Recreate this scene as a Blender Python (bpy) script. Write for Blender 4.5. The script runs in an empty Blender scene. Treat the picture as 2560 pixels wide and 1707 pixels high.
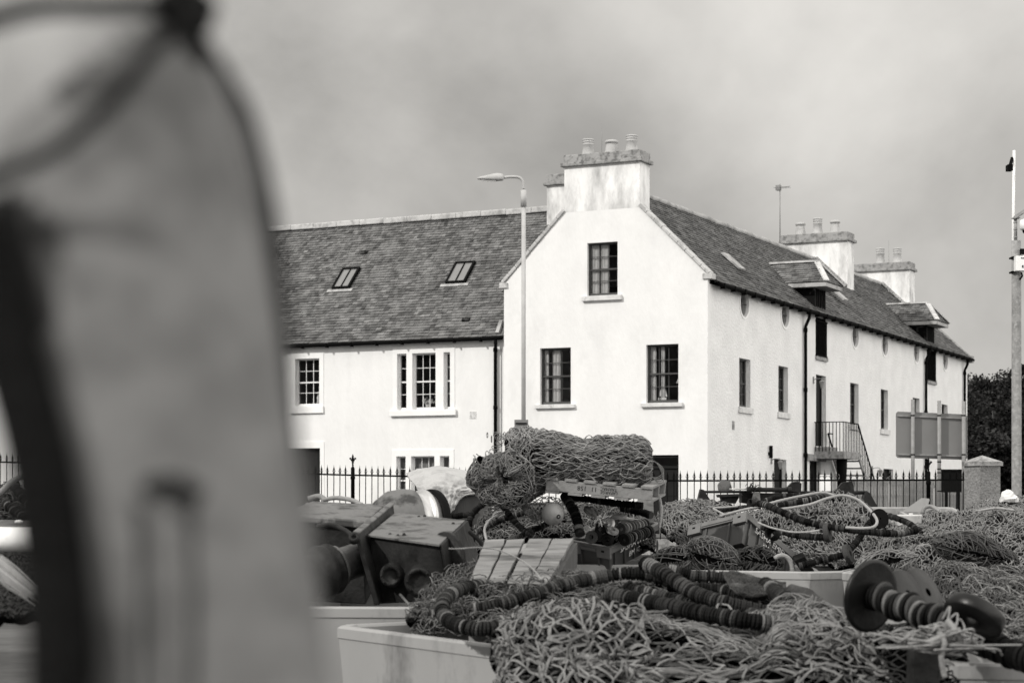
import bpy, bmesh, math, random
import numpy as np
from mathutils import Vector as V, Matrix
C = bpy.context.scene.collection
SC = bpy.context.scene
PI = math.pi
rnd = random.Random(7)
# ---------------------------------------------------------------- camera (all picture coordinates below are in a 2560 x 1707 frame)
F, CX, HY, ZC = 4907.0, 1280.0, 1219.0, 1.5
cam = bpy.data.objects.new('camera', bpy.data.cameras.new('camera')); C.objects.link(cam)
cam.location = (0, 0, ZC); cam.rotation_euler = (PI/2, 0, 0)
cam.data.sensor_width = 36; cam.data.lens = F/2560*36
cam.data.shift_y = (HY-1707/2)/2560
cam.data.clip_start = 0.05; cam.data.clip_end = 3000
cam.data.dof.use_dof = True; cam.data.dof.focus_distance = 24; cam.data.dof.aperture_fstop = 4.5
SC.camera = cam
# ---------------------------------------------------------------- sky and sun
TINT = (1.0, 0.972, 0.922)
SUN = V((-0.70, -0.42, 0.62)).normalized()
w = bpy.data.worlds.new('World'); SC.world = w; w.use_nodes = True
nt = w.node_tree; N = nt.nodes; L = nt.links; bg = N['Background']
sky = N.new('ShaderNodeTexSky'); sky.sky_type = 'NISHITA'; sky.sun_disc = False
sky.sun_elevation = math.asin(SUN.z); sky.sun_rotation = math.atan2(SUN.x, SUN.y)
bw = N.new('ShaderNodeRGBToBW'); L.new(sky.outputs[0], bw.inputs[0])
def M_(op, a, b=None, c=None):
    n = N.new('ShaderNodeMath'); n.operation = op
    for i, x in enumerate((a, b, c)):
        if x is None: continue
        if isinstance(x, (int, float)): n.inputs[i].default_value = x
        else: L.new(x, n.inputs[i])
    return n.outputs[0]
tc = N.new('ShaderNodeTexCoord'); sp = N.new('ShaderNodeSeparateXYZ'); L.new(tc.outputs['Generated'], sp.inputs[0])
mp = N.new('ShaderNodeMapping'); mp.inputs['Scale'].default_value = (1, 1, 1.15); mp.inputs['Location'].default_value = (0.31, 0, 0.12)
mp.inputs['Rotation'].default_value = (0, math.radians(-32), 0)
L.new(tc.outputs['Generated'], mp.inputs[0])
nz = N.new('ShaderNodeTexNoise'); nz.inputs['Scale'].default_value = 5.0; nz.inputs['Detail'].default_value = 8; nz.inputs['Roughness'].default_value = .5; nz.inputs['Distortion'].default_value = .15
L.new(mp.outputs[0], nz.inputs[0])
nz2 = N.new('ShaderNodeTexNoise'); nz2.inputs['Scale'].default_value = 11; nz2.inputs['Detail'].default_value = 6; nz2.inputs['Roughness'].default_value = .55
L.new(mp.outputs[0], nz2.inputs[0])
cl = M_('ADD', M_('MULTIPLY', M_('SUBTRACT', nz.outputs[0], .5), 0.95), M_('MULTIPLY', M_('SUBTRACT', nz2.outputs[0], .5), .22))
grad = M_('ADD', M_('MULTIPLY', sp.outputs[0], .42), M_('MULTIPLY', M_('MAXIMUM', sp.outputs[2], 0.0), .72))
up = M_('MULTIPLY', M_('MAXIMUM', M_('SUBTRACT', sp.outputs[2], .3), 0.0), .15)
back = M_('MULTIPLY', M_('MAXIMUM', M_('SUBTRACT', M_('ADD', M_('MULTIPLY', sp.outputs[0], .8), M_('MULTIPLY', sp.outputs[1], -.6)), .2), 0.0), 1.9)  # glow added behind right of the camera, unseen, to brighten the wing wall
grad = M_('ADD', grad, M_('ADD', up, back))
base = M_('ADD', M_('ADD', .37, grad), M_('MULTIPLY', cl, .95))
base = M_('MINIMUM', M_('MAXIMUM', base, .16), 2.2)
tot = M_('ADD', M_('MULTIPLY', base, 0.93), M_('MULTIPLY', bw.outputs[0], 0.006))
mx = N.new('ShaderNodeVectorMath'); mx.operation = 'SCALE'; mx.inputs[0].default_value = TINT; L.new(tot, mx.inputs['Scale'])
L.new(mx.outputs[0], bg.inputs[0]); bg.inputs[1].default_value = 1.0
sun = bpy.data.objects.new('sun', bpy.data.lights.new('sun', 'SUN')); C.objects.link(sun)
sun.data.energy = 3.0; sun.data.angle = math.radians(1.2); sun.data.color = TINT
sun.rotation_euler = SUN.to_track_quat('Z', 'Y').to_euler()
SC.view_settings.view_transform = 'Standard'; SC.view_settings.look = 'None'; SC.view_settings.exposure = 0.12; SC.view_settings.gamma = 1
SC.render.engine = 'CYCLES'; SC.cycles.use_denoising = True; SC.cycles.max_bounces = 6; SC.cycles.transparent_max_bounces = 12
# ---------------------------------------------------------------- materials (the photograph is monochrome: every base colour is neutral)
MATS = {}
def mat(name, v, rough=.85, amp=.15, scale=4.0, bump=.0, bscale=30., v2=None, mscale=None, thr=(.45, .6), metal=0., attr=None, stretch=(1, 1, 1), spec=None, detail=6):
    if name in MATS: return MATS[name]
    m = bpy.data.materials.new(name); m.use_nodes = True; t = m.node_tree; n = t.nodes; l = t.links; b = n['Principled BSDF']
    co = n.new('ShaderNodeTexCoord'); mpn = n.new('ShaderNodeMapping'); mpn.inputs['Scale'].default_value = stretch; l.new(co.outputs['Object'], mpn.inputs[0])
    a = n.new('ShaderNodeTexNoise'); a.inputs['Scale'].default_value = scale; a.inputs['Detail'].default_value = detail; a.inputs['Roughness'].default_value = .6; l.new(mpn.outputs[0], a.inputs[0])
    r = n.new('ShaderNodeMapRange'); r.inputs[1].default_value = .3; r.inputs[2].default_value = .7; r.inputs[3].default_value = v*(1-amp); r.inputs[4].default_value = v*(1+amp); l.new(a.outputs[0], r.inputs[0])
    out = r.outputs[0]
    if attr:
        at_ = n.new('ShaderNodeAttribute'); at_.attribute_name = attr
        mu = n.new('ShaderNodeMath'); mu.operation = 'MULTIPLY'; l.new(out, mu.inputs[0]); l.new(at_.outputs['Fac'], mu.inputs[1]); out = mu.outputs[0]
    if v2 is not None:
        a2 = n.new('ShaderNodeTexNoise'); a2.inputs['Scale'].default_value = mscale or scale*.4; a2.inputs['Detail'].default_value = 8; a2.inputs['Roughness'].default_value = .65; l.new(mpn.outputs[0], a2.inputs[0])
        r2 = n.new('ShaderNodeMapRange'); r2.inputs[1].default_value = thr[0]; r2.inputs[2].default_value = thr[1]; l.new(a2.outputs[0], r2.inputs[0])
        mi = n.new('ShaderNodeMix'); l.new(r2.outputs[0], mi.inputs[0]); l.new(out, mi.inputs[2]); mi.inputs[3].default_value = v2; out = mi.outputs[0]
    l.new(out, b.inputs['Base Color'])
    b.inputs['Roughness'].default_value = rough; b.inputs['Metallic'].default_value = metal
    b.inputs['Specular IOR Level'].default_value = (.5 if rough < .5 else .12) if spec is None else spec
    if bump:
        bn = n.new('ShaderNodeTexNoise'); bn.inputs['Scale'].default_value = bscale; bn.inputs['Detail'].default_value = 4; l.new(mpn.outputs[0], bn.inputs[0])
        bb = n.new('ShaderNodeBump'); bb.inputs['Strength'].default_value = min(1, bump); bb.inputs['Distance'].default_value = .02*max(1, bump); l.new(bn.outputs[0], bb.inputs['Height']); l.new(bb.outputs[0], b.inputs['Normal'])
    MATS[name] = m; return m
harl = mat('white_harling', .77, .95, .05, 1.2, .6, 9.0, v2=.68, mscale=.9, thr=(.54, .74), stretch=(1, 1, .45), spec=.15)
harl_side = mat('harling_weathered', .76, .95, .07, 1.0, 1.2, 12.0, v2=.70, mscale=.9, thr=(.5, .7), spec=.15)
harl_stain = mat('harling_stained', .80, .95, .1, 2.0, .7, 10.0, v2=.38, mscale=2.2, thr=(.43, .72), stretch=(1, 1, .35), spec=.15)
smooth_white = mat('painted_margin', .82, .8, .05, 2.0, .2, 20.)
smooth_grey = mat('ashlar_wall', .62, .9, .06, .7, .2, 8.)
slate = mat('slate', .115, .62, .35, 2.2, .35, 40., v2=.20, mscale=1.1, thr=(.48, .75), attr='tone')
slate_dark = mat('slate_wing', .095, .6, .35, 2.5, .35, 40., v2=.18, mscale=1.5, thr=(.55, .75), attr='tone')
deck = mat('roof_deck', .03, .95)
lead = mat('lead_flashing', .42, .6, .15, 2.0, .1, 8, v2=.25, mscale=2.)
mortar = mat('mortar_fillet', .50, .9, .15, 2., .5, 10, v2=.30, mscale=3., thr=(.5, .65))
stone = mat('stone_trim', .33, .9, .2, 3., .6, 14, v2=.14, mscale=6., thr=(.45, .62))
stone_pale = mat('stone_sill', .62, .9, .12, 4., .5, 20, v2=.36, mscale=5., thr=(.55, .7))
potm = mat('chimney_clay', .44, .7, .12, 3., .2, 20, v2=.3, mscale=4., thr=(.55, .7))
black_iron = mat('black_iron', .003, .7, .3, 8., spec=.05)
black_paint = mat('black_paint', .004, .6, .2, 4., spec=.08)
dark_frame = mat('dark_window_frame', .07, .5, .15, 5.)
white_frame = mat('white_window_frame', .78, .5, .04, 5.)
curtain_m = mat('curtain_cloth', .75, .9, .1, 6.)
blind_m = mat('blind', .30, .9, .05, 6.)
door_m = mat('dark_door', .010, .6, .2, 3., spec=.15)
galv = mat('galvanised_steel', .24, .55, .16, 9., .1, 20, metal=.15)
lamp_paint = mat('lamp_column_paint', .42, .5, .1, 5., .1, 20)
galv_pole = mat('galvanised_pole', .26, .6, .25, 7., .15, 20, v2=.36, mscale=12., thr=(.5, .62))
white_paint = mat('white_paint', .82, .45, .03, 4.)
plastic_black = mat('black_plastic', .02, .35, .2, 4.)
sign_back = mat('sign_back', .19, .55, .05, 2.)
concrete = mat('quay_concrete', .10, .95, .2, .8, .4, 10, v2=.06, mscale=.3)
asphalt = mat('asphalt', .06, .95, .2, 2., .4, 30)
pebble = mat('roughcast', .22, .95, .25, 14., 1.5, 26., v2=.14, mscale=16., thr=(.56, .64))
tub_m = mat('tub_plastic', .31, .5, .06, 1.6, .05, 6, v2=.14, mscale=3.2, thr=(.52, .74), stretch=(1, 1, .5))
tub_dark = mat('tub_plastic_dark', .2, .5, .1, 1.6, .05, 6, v2=.2, mscale=2.4, thr=(.55, .74))
box_m = mat('box_plastic', .05, .38, .12, 3., .05, 12, v2=.05, mscale=5.)
box_rim = mat('box_rim_plastic', .13, .42, .12, 5., .05, 12, v2=.11, mscale=7., thr=(.5, .66))
twine = mat('net_twine', .085, .9, .3, 5., .4, 160)
twine_pale = mat('net_twine_pale', .195, .9, .3, 6., .4, 160)
twine_dark = mat('net_twine_dark', .032, .9, .3, 6., .4, 160)
net_gap_shade = mat('net_core', .0015, .98, .5, 20., spec=0.)  # near-black sheet beneath the strands; paints the shade in the mesh gaps
net_gap_shade2 = mat('net_core_packed', .006, .98, .5, 24., 1., 60., spec=0.)  # slightly paler, bumpy sheet, also painting gap shade
rub = [mat('rubber_%s' % n, v, .65, .2, 20., .2, 80, spec=.08) for n, v in (('black', .003), ('dark', .008), ('worn', .020), ('dusty', .05), ('pale', .13))]
rubber_smooth = mat('rubber_bobbin', .004, .38, .3, 5., .15, 20, v2=.010, mscale=4., spec=.3)
rope_white = mat('rope_pale', .31, .85, .12, 12., .5, 120)
rope_mid = mat('rope_worn', .24, .9, .2, 12., .5, 120)
rope_black = mat('rope_black', .006, .9, .3, 12., .5, 120)
rust = mat('rusty_steel', .022, .55, .35, 4., .4, 20, v2=.010, mscale=5., thr=(.46, .62), metal=.1)
rust_pale = mat('worn_painted_steel', .15, .5, .2, 6., .3, 24, v2=.05, mscale=6., thr=(.48, .60), metal=.1)
steel_pale = mat('bare_steel', .5, .35, .15, 6., .1, 20, metal=.5)
wood = mat('weathered_wood', .20, .9, .25, 9., .4, 50, v2=.07, mscale=7., stretch=(.25, 1, 1), thr=(.46, .64))
wood_pallet = mat('pallet_wood', .22, .9, .2, 6., .3, 40, v2=.13, mscale=4., thr=(.52, .7))
ply = mat('plywood', .08, .85, .2, 3., .2, 30, stretch=(3, 3, .6))
tarp_m = mat('tarpaulin', .40, .6, .08, 4., .5, 26, v2=.28, mscale=4., thr=(.5, .66))
float_m = mat('float_plastic', .27, .45, .10, 6., .1, 20, v2=.14, mscale=7., thr=(.5, .68))
ink = mat('printed_ink', .03, .8)
ink_white = mat('white_lettering', .60, .6, .2, 30., v2=.2, mscale=40., thr=(.5, .6))
hide = mat('hide', .05, .95, .35, 8., 1.0, 60, v2=.13, mscale=6., thr=(.5, .66))
leaf = [mat('leaf_%s' % n, v, .9, .3, .4) for n, v in (('dark', .007), ('mid', .017), ('light', .034))]
bark = mat('bark', .06, .95, .2, 3.)
hillm = mat('hillside', .035, .95, .4, .1)
sack_m = mat('sack', .6, .7, .06, 6., .4, 20)
def glass_mat():
    m = bpy.data.materials.new('window_glass'); m.use_nodes = True; t = m.node_tree; n = t.nodes; n.clear()
    o = n.new('ShaderNodeOutputMaterial'); mixs = n.new('ShaderNodeMixShader'); tr = n.new('ShaderNodeBsdfTransparent'); gl = n.new('ShaderNodeBsdfGlossy'); fr = n.new('ShaderNodeFresnel')
    gl.inputs['Roughness'].default_value = .02; gl.inputs['Color'].default_value = (.9, .9, .9, 1); tr.inputs['Color'].default_value = (.75, .75, .75, 1); fr.inputs[0].default_value = 1.22
    t.links.new(fr.outputs[0], mixs.inputs[0]); t.links.new(tr.outputs[0], mixs.inputs[1]); t.links.new(gl.outputs[0], mixs.inputs[2]); t.links.new(mixs.outputs[0], o.inputs[0]); return m
glass = glass_mat()
glass_sky = mat('rooflight_glass', .2, .12, .05, 3.)
# ---------------------------------------------------------------- helpers
def at(x, y, d): return V(((x-CX)/F*d, d, ZC+(HY-y)/F*d))
WM = {}
def tag(o, label=None, cat=None, group=None, kind=None):
    for k, v in (('label', label), ('category', cat), ('group', group), ('kind', kind)):
        if v: o[k] = v
    return o
def thing(name, label, cat, loc=(0, 0, 0), rz=0, group=None):
    o = bpy.data.objects.new(name, None); C.objects.link(o); o.location = loc; o.rotation_euler = (0, 0, rz); o.empty_display_size = .2
    WM[o.name] = Matrix.Translation(V(loc)) @ Matrix.Rotation(rz, 4, 'Z'); return tag(o, label, cat, group)
class MB:
    def __init__(s): s.v = []; s.f = []; s.m = []; s.s = []; s.t = []
    def add(s, vs, fs, mi=0, sm=False, tone=1.):
        o = len(s.v); s.v.extend([tuple(p) for p in vs]); s.f.extend([tuple(i+o for i in f) for f in fs])
        k = len(fs); s.m.extend([mi]*k); s.s.extend([sm]*k); s.t.extend([tone]*k); return s
    def box(s, x0, x1, y0, y1, z0, z1, mi=0, M=None, tone=1.):
        vs = [V((x, y, z)) for z in (z0, z1) for y in (y0, y1) for x in (x0, x1)]
        if M: vs = [M @ p for p in vs]
        return s.add(vs, [(0, 2, 3, 1), (4, 5, 7, 6), (0, 1, 5, 4), (2, 6, 7, 3), (0, 4, 6, 2), (1, 3, 7, 5)], mi, False, tone)
    def hexa(s, b, t, mi=0, sm=False):
        n = len(b); vs = list(b)+list(t)
        return s.add(vs, [tuple(range(n-1, -1, -1)), tuple(range(n, 2*n))]+[(i, (i+1) % n, n+(i+1) % n, n+i) for i in range(n)], mi, sm)
    def beam(s, p, q, wd, h, mi=0, up=V((0, 0, 1))):
        p = V(p); q = V(q); t = (q-p).normalized(); a = t.cross(up)
        if a.length < 1e-4: a = t.cross(V((0, 1, 0)))
        a.normalize(); b = a.cross(t).normalized(); a = a*wd/2; b = b*h/2
        return s.hexa([p-a-b, p+a-b, p+a+b, p-a+b], [q-a-b, q+a-b, q+a+b, q-a+b], mi)
    def tube(s, pts, r, n=8, mi=0, sm=True, caps=True, closed=False, tone=1., bump=None):
        P = np.array([tuple(p) for p in pts], float); k = len(P)
        if k < 2: return s
        if closed: T = np.roll(P, -1, 0)-np.roll(P, 1, 0)
        else: T = np.gradient(P, axis=0)
        T /= np.maximum(np.linalg.norm(T, axis=1, keepdims=True), 1e-9)
        ref = np.array([0, 0, 1.]) if abs(T[:, 2]).mean() < .8 else np.array([0, 1., 0])
        A = np.cross(T, ref); A /= np.maximum(np.linalg.norm(A, axis=1, keepdims=True), 1e-6); B = np.cross(A, T)
        R = np.full(k, r, float) if np.isscalar(r) else np.asarray(r, float)
        an = np.arange(n)*2*PI/n
        if bump is not None: rr = R[:, None]*bump(np.arange(k)[:, None], an[None, :])
        else: rr = np.repeat(R[:, None], n, 1)
        ring = P[:, None]+A[:, None]*(np.cos(an)[None, :]*rr)[..., None]+B[:, None]*(np.sin(an)[None, :]*rr)[..., None]
        o = len(s.v); s.v.extend(map(tuple, ring.reshape(-1, 3)))
        fs = []
        for i in range(k if closed else k-1):
            a0 = o+i*n; b0 = o+((i+1) % k)*n
            for j in range(n):
                j2 = (j+1) % n; fs.append((a0+j, a0+j2, b0+j2, b0+j))
        if caps and not closed: fs.append(tuple(o+j for j in range(n-1, -1, -1))); fs.append(tuple(o+(k-1)*n+j for j in range(n)))
        s.f.extend(fs); c = len(fs); s.m.extend([mi]*c); s.s.extend([sm]*c); s.t.extend([tone]*c); return s
    def lathe(s, prof, M, n=24, mi=0, sm=True, capb=True, capt=True):
        vs = []
        for r, h in prof:
            for j in range(n): a = 2*PI*j/n; vs.append(M @ V((r*math.cos(a), r*math.sin(a), h)))
        fs = [(i*n+j, i*n+(j+1) % n, (i+1)*n+(j+1) % n, (i+1)*n+j) for i in range(len(prof)-1) for j in range(n)]
        if capb: fs.append(tuple(range(n-1, -1, -1)))
        if capt: k = (len(prof)-1)*n; fs.append(tuple(k+j for j in range(n)))
        return s.add(vs, fs, mi, sm)
    def sphere(s, c, r, mi=0, nu=20, nv=12, sc=(1, 1, 1), M=None):
        M = M or Matrix.Identity(4); M2 = Matrix.Translation(V(c)) @ M @ Matrix.Diagonal((sc[0], sc[1], sc[2], 1))
        return s.lathe([(max(1e-4, r*math.sin(PI*i/nv)), -r*math.cos(PI*i/nv)) for i in range(nv+1)], M2, nu, mi, True, False, False)
    def grid(s, G, mi=0, sm=True, wrap=False):
        G = np.asarray(G); a, b = G.shape[:2]; o = len(s.v); s.v.extend(map(tuple, G.reshape(-1, 3)))
        fs = [(o+i*b+j, o+i*b+(j+1) % b, o+(i+1)*b+(j+1) % b, o+(i+1)*b+j) for i in range(a-1) for j in range(b if wrap else b-1)]
        s.f.extend(fs); c = len(fs); s.m.extend([mi]*c); s.s.extend([sm]*c); s.t.extend([1.]*c); return s
    def build(s, name, mats, parent=None, frame=None, tone=False, recalc=False, origin=None, bevel=0):
        if not isinstance(mats, (list, tuple)): mats = [mats]
        A = np.array(s.v, float).reshape(-1, 3)
        if frame is not None:
            Fm = np.array(frame); A = A @ Fm[:3, :3].T+Fm[:3, 3]
        if parent is not None: W = WM[parent.name]
        else:
            c = V(origin) if origin is not None else V(((A[:, 0].min()+A[:, 0].max())/2, (A[:, 1].min()+A[:, 1].max())/2, A[:, 2].min()))
            W = Matrix.Translation(c)
        I = np.array(W.inverted()); A = A @ I[:3, :3].T+I[:3, 3]
        me = bpy.data.meshes.new(name); me.from_pydata(A.tolist(), [], s.f)
        for m in mats: me.materials.append(m)
        me.polygons.foreach_set('material_index', s.m); me.polygons.foreach_set('use_smooth', s.s)
        if tone:
            a = me.attributes.new('tone', 'FLOAT', 'FACE'); a.data.foreach_set('value', s.t)
        me.update()
        if recalc:
            bm = bmesh.new(); bm.from_mesh(me); bmesh.ops.recalc_face_normals(bm, faces=bm.faces); bm.to_mesh(me); bm.free()
        o = bpy.data.objects.new(name, me); C.objects.link(o)
        if parent is not None: o.parent = parent
        else: o.matrix_world = W; o.location = W.translation
        WM[o.name] = W
        if bevel:
            b = o.modifiers.new('bevel', 'BEVEL'); b.width = bevel; b.segments = 2; b.limit_method = 'ANGLE'; b.angle_limit = .7
        return o
def to_mesh_data(ob):
    C.objects.link(ob); bpy.context.view_layer.update(); dg = bpy.context.evaluated_depsgraph_get()
    me = bpy.data.meshes.new_from_object(ob.evaluated_get(dg)); C.objects.unlink(ob); bpy.data.objects.remove(ob)
    v = [tuple(p.co) for p in me.vertices]; f = [tuple(p.vertices) for p in me.polygons]; bpy.data.meshes.remove(me); return v, f
def panel(mb, outline, holes, t0, t1, mi=0):
    """flat wall with holes; local axes (along, inward, up)"""
    cu = bpy.data.curves.new('tmp', 'CURVE'); cu.dimensions = '2D'; cu.fill_mode = 'BOTH'; cu.extrude = abs(t1-t0)/2
    for poly in [outline]+list(holes):
        s = cu.splines.new('POLY'); s.points.add(len(poly)-1); s.use_cyclic_u = True
        for p, (a, b) in zip(s.points, poly): p.co = (a, b, 0, 1)
    v, f = to_mesh_data(bpy.data.objects.new('tmp', cu)); c = (t0+t1)/2
    mb.add([(a, c+z, b) for a, b, z in v], f, mi); return mb
def rect(a0, a1, b0, b1): return [(a0, b0), (a1, b0), (a1, b1), (a0, b1)]
def text_mesh(mb, txt, size, M, mi=0, ext=.001, shear=0., align='CENTER'):
    cu = bpy.data.curves.new('tmp', 'FONT'); cu.body = txt; cu.size = size; cu.extrude = ext; cu.align_x = align; cu.align_y = 'CENTER'; cu.shear = shear; cu.resolution_u = 2
    v, f = to_mesh_data(bpy.data.objects.new('tmp', cu)); mb.add([M @ V(p) for p in v], f, mi); return mb
def spline(pts, n=12):
    P = [np.array(tuple(p), float) for p in pts]; P = [2*P[0]-P[1]]+P+[2*P[-1]-P[-2]]; out = []
    for i in range(1, len(P)-2):
        for k in range(n):
            t = k/n; a, b, c, d = P[i-1], P[i], P[i+1], P[i+2]
            out.append(.5*((2*b)+(-a+c)*t+(2*a-5*b+4*c-d)*t*t+(-a+3*b-3*c+d)*t**3))
    out.append(P[-2]); return np.array(out)
def resample(P, step):
    P = np.asarray(P); d = np.r_[0, np.cumsum(np.linalg.norm(np.diff(P, axis=0), axis=1))]; k = max(2, int(d[-1]/step)+1); s = np.linspace(0, d[-1], k)
    return np.stack([np.interp(s, d, P[:, i]) for i in range(3)], 1)
# ---------------------------------------------------------------- house frame: u to the right along the gable, v back along the wing, z up
KS = .0165
HU = V((.8895, -.4569, 0)); HV = V((.4569, .8895, 0)); HC = V((6.08, 61, 0))
HM = Matrix(((HU.x, HV.x, 0, HC.x), (HU.y, HV.y, 0, HC.y), (0, 0, 1, 0), (0, 0, 0, 1)))
def local(x, y):
    c = V((0, 0, ZC))-HC; d = V(((x-CX)/F, 1, (HY-y)/F)); return (c.dot(HU), c.dot(HV), c.z), (d.dot(HU), d.dot(HV), d.z)
def Pv(x, y, v=0.):
    c, d = local(x, y); t = (v-c[1])/d[1]; return c[0]+d[0]*t, c[2]+d[2]*t
def Pu(x, y, u=0.):
    c, d = local(x, y); t = (u-c[0])/d[0]; v = c[1]+d[1]*t; return v, c[2]+d[2]*t+KS*v
def Pp(x, y, O, n):
    """ray against a plane in house coordinates"""
    c, d = local(x, y); c = V(c); d = V(d); t = (V(O)-c).dot(V(n))/d.dot(V(n)); return c+d*t
GM = HM                                                            # gable: (a=u, t=v, b=z)
WMX = HM @ Matrix(((0, -1, 0, 0), (1, 0, 0, 0), (-KS, 0, 1, 0), (0, 0, 0, 1)))   # wing wall: (a=v, t inward, b=z)
HS = HM @ Matrix(((1, 0, 0, 0), (0, 1, 0, 0), (0, -KS, 1, 0), (0, 0, 0, 1)))     # house coordinates following the street's slight fall
def brect(x0, x1, y0, y1, v=0.):
    xm = (x0+x1)/2; return Pv(x0, y0, v)[0], Pv(x1, y0, v)[0], Pv(xm, y1, v)[1], Pv(xm, y0, v)[1]
def window(house, fr, r, t, nx, ny, fm, sill=None, curtains=(), sash=True, lug=.16, bead=.02):
    a0, a1, b0, b1 = r; mb = MB(); fw = .055
    for q in ((a0, a0+fw, b0, b1), (a1-fw, a1, b0, b1), (a0+fw, a1-fw, b0, b0+fw*1.6), (a0+fw, a1-fw, b1-fw, b1)): mb.box(q[0], q[1], t, t+.09, q[2], q[3])
    bm = (b0+b1)/2; ia0, ia1, ib0, ib1 = a0+fw, a1-fw, b0+fw*1.6, b1-fw
    if sash: mb.box(ia0, ia1, t+.012, t+.06, bm-.025, bm+.025)
    for i in range(1, nx): a = ia0+(ia1-ia0)*i/nx; mb.box(a-bead/2, a+bead/2, t+.03, t+.055, ib0, ib1)
    for j in range(1, ny):
        b = ib0+(ib1-ib0)*j/ny
        if sash and abs(b-bm) < .06: continue
        mb.box(ia0, ia1, t+.028, t+.053, b-bead/2, b+bead/2)
    o = mb.build('window', fm, house, fr)
    g = MB(); g.add([(ia0, t+.042, ib0), (ia1, t+.042, ib0), (ia1, t+.042, ib1), (ia0, t+.042, ib1)], [(0, 1, 2, 3)]); g.build('pane', glass, o, fr)
    if sill:
        m2 = MB(); h, out, sm_ = sill; m2.box(a0-lug, a1+lug, -out, t-.002, b0-h, b0-.001); m2.build('sill', sm_, o, fr, bevel=.012)
    for c0, c1, z0, mm in curtains:
        m3 = MB(); k = 24; aa = np.linspace(ia0+(ia1-ia0)*c0, ia0+(ia1-ia0)*c1, k)
        G = [[(a, t+.11+.025*math.sin(i*1.9)+.01*math.sin(i*.7), z) for i, a in enumerate(aa)] for z in (ib1, ib0+(ib1-ib0)*z0)]
        m3.grid(G); m3.build('curtain', mm, o, fr)
    return o
def slates(mb, O, A, B, Nn, LA, LB, sw=.24, sh=.155, seed=1, edge=None):
    r = random.Random(seed); O = V(O); A = V(A).normalized(); B = V(B).normalized(); Nn = V(Nn).normalized(); rows = int(LB/sh)
    for j in range(rows+1):
        b = j*sh; b2 = min(b+sh*1.25, LB+.02); w0 = sw*(1-.35*j/rows); a = -r.random()*w0
        lo = 0. if not edge else edge(b)[0]; hi = LA if not edge else edge(b)[1]
        while a < hi:
            w1 = w0*r.uniform(.75, 1.3); x0 = max(a, lo); x1 = min(a+w1-.008, hi); a += w1
            if x1-x0 < .03: continue
            db = r.uniform(-.008, .008); th = r.uniform(.022, .045); sk = r.uniform(-.004, .004); ton = r.choice((.62, .8, .92, 1., 1.08, 1.2, 1.4))*r.uniform(.85, 1.15)
            p = [O+A*x0+B*(b+db)+Nn*th, O+A*x1+B*(b+db+sk)+Nn*(th+r.uniform(-.004, .006)), O+A*x1+B*b2+Nn*.006, O+A*x0+B*b2+Nn*.006, O+A*x0+B*(b+db)-Nn*.01, O+A*x1+B*(b+db+sk)-Nn*.01]
            mb.add(p, [(0, 1, 2, 3), (4, 5, 1, 0), (0, 3, 4), (1, 5, 2)], 0, False, ton)
def pot(parent, c, h, r, fr, style=0):
    m = MB(); T = Matrix.Translation(V(c)); h *= .86
    if style == 0: prof = [(r*1.12, -.05), (r*1.1, .04), (r, .1), (r*.88, h*.62), (r*.98, h*.65), (r*.98, h*.7), (r*.88, h*.72), (r*.9, h*.78), (r*.98, h*.79), (r*.98, h*.84), (r*.9, h*.85), (r*.9, h*.91), (r*1.02, h*.93), (r*.95, h), (r*.2, h*1.02)]
    else: prof = [(r*1.12, -.05), (r*1.1, .05), (r*.86, h*.7), (r*.84, h*.78), (r*1.05, h*.8), (r*1.07, h*.95), (r*.85, h), (r*.7, h*.8)]
    m.lathe(prof, T, 16); return m.build('chimney_pot', potm, parent, fr)
def chimney(house, u0, u1, v0, v1, zb, zt, fr, pots, capm=stone, mm=harl_stain, rods=()):
    m = MB(); m.box(u0, u1, v0, v1, zb, zt-.38); ch = m.build('chimney', mm, house, fr)
    c = MB(); c.box(u0-.1, u1+.1, v0-.1, v1+.1, zt-.38, zt-.26); c.box(u0-.02, u1+.02, v0-.02, v1+.02, zt-.26, zt); c.build('chimney_cap', capm, ch, fr, bevel=.02)
    for (u, v, h, r, st) in pots: pot(ch, (u, v, zt), h, r, fr, st)
    for (u, v, h) in rods:
        q = MB(); q.tube([(u, v, zt-.1), (u, v, zt+h)], .006, 5); q.build('lightning_rod', galv, ch, fr)
    return ch
# ================================================================ GROUND, HILL
g = MB(); X0, X1 = -1500, 1500
g.add([(X0, -60, 0), (X1, -60, 0), (X1, 39.6, 0), (X0, 39.6, 0)], [(0, 1, 2, 3)]); g.build('quay_ground', concrete)['kind'] = 'structure'
g = MB(); g.add([(X0, 39.6, 0), (X1, 39.6, 0), (X1, 39.6, .5), (X0, 39.6, .5), (X0, 43, .5), (X1, 43, .5)], [(0, 1, 2, 3), (3, 2, 5, 4)]); g.build('raised_pavement', concrete)['kind'] = 'structure'
g = MB(); g.add([(X0, 43, .5), (X1, 43, .5), (X1, 43, .38), (X0, 43, .38), (X1, 1500, .38), (X0, 1500, .38)], [(0, 1, 2, 3), (3, 2, 4, 5)]); g.build('road', asphalt)['kind'] = 'structure'
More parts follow.
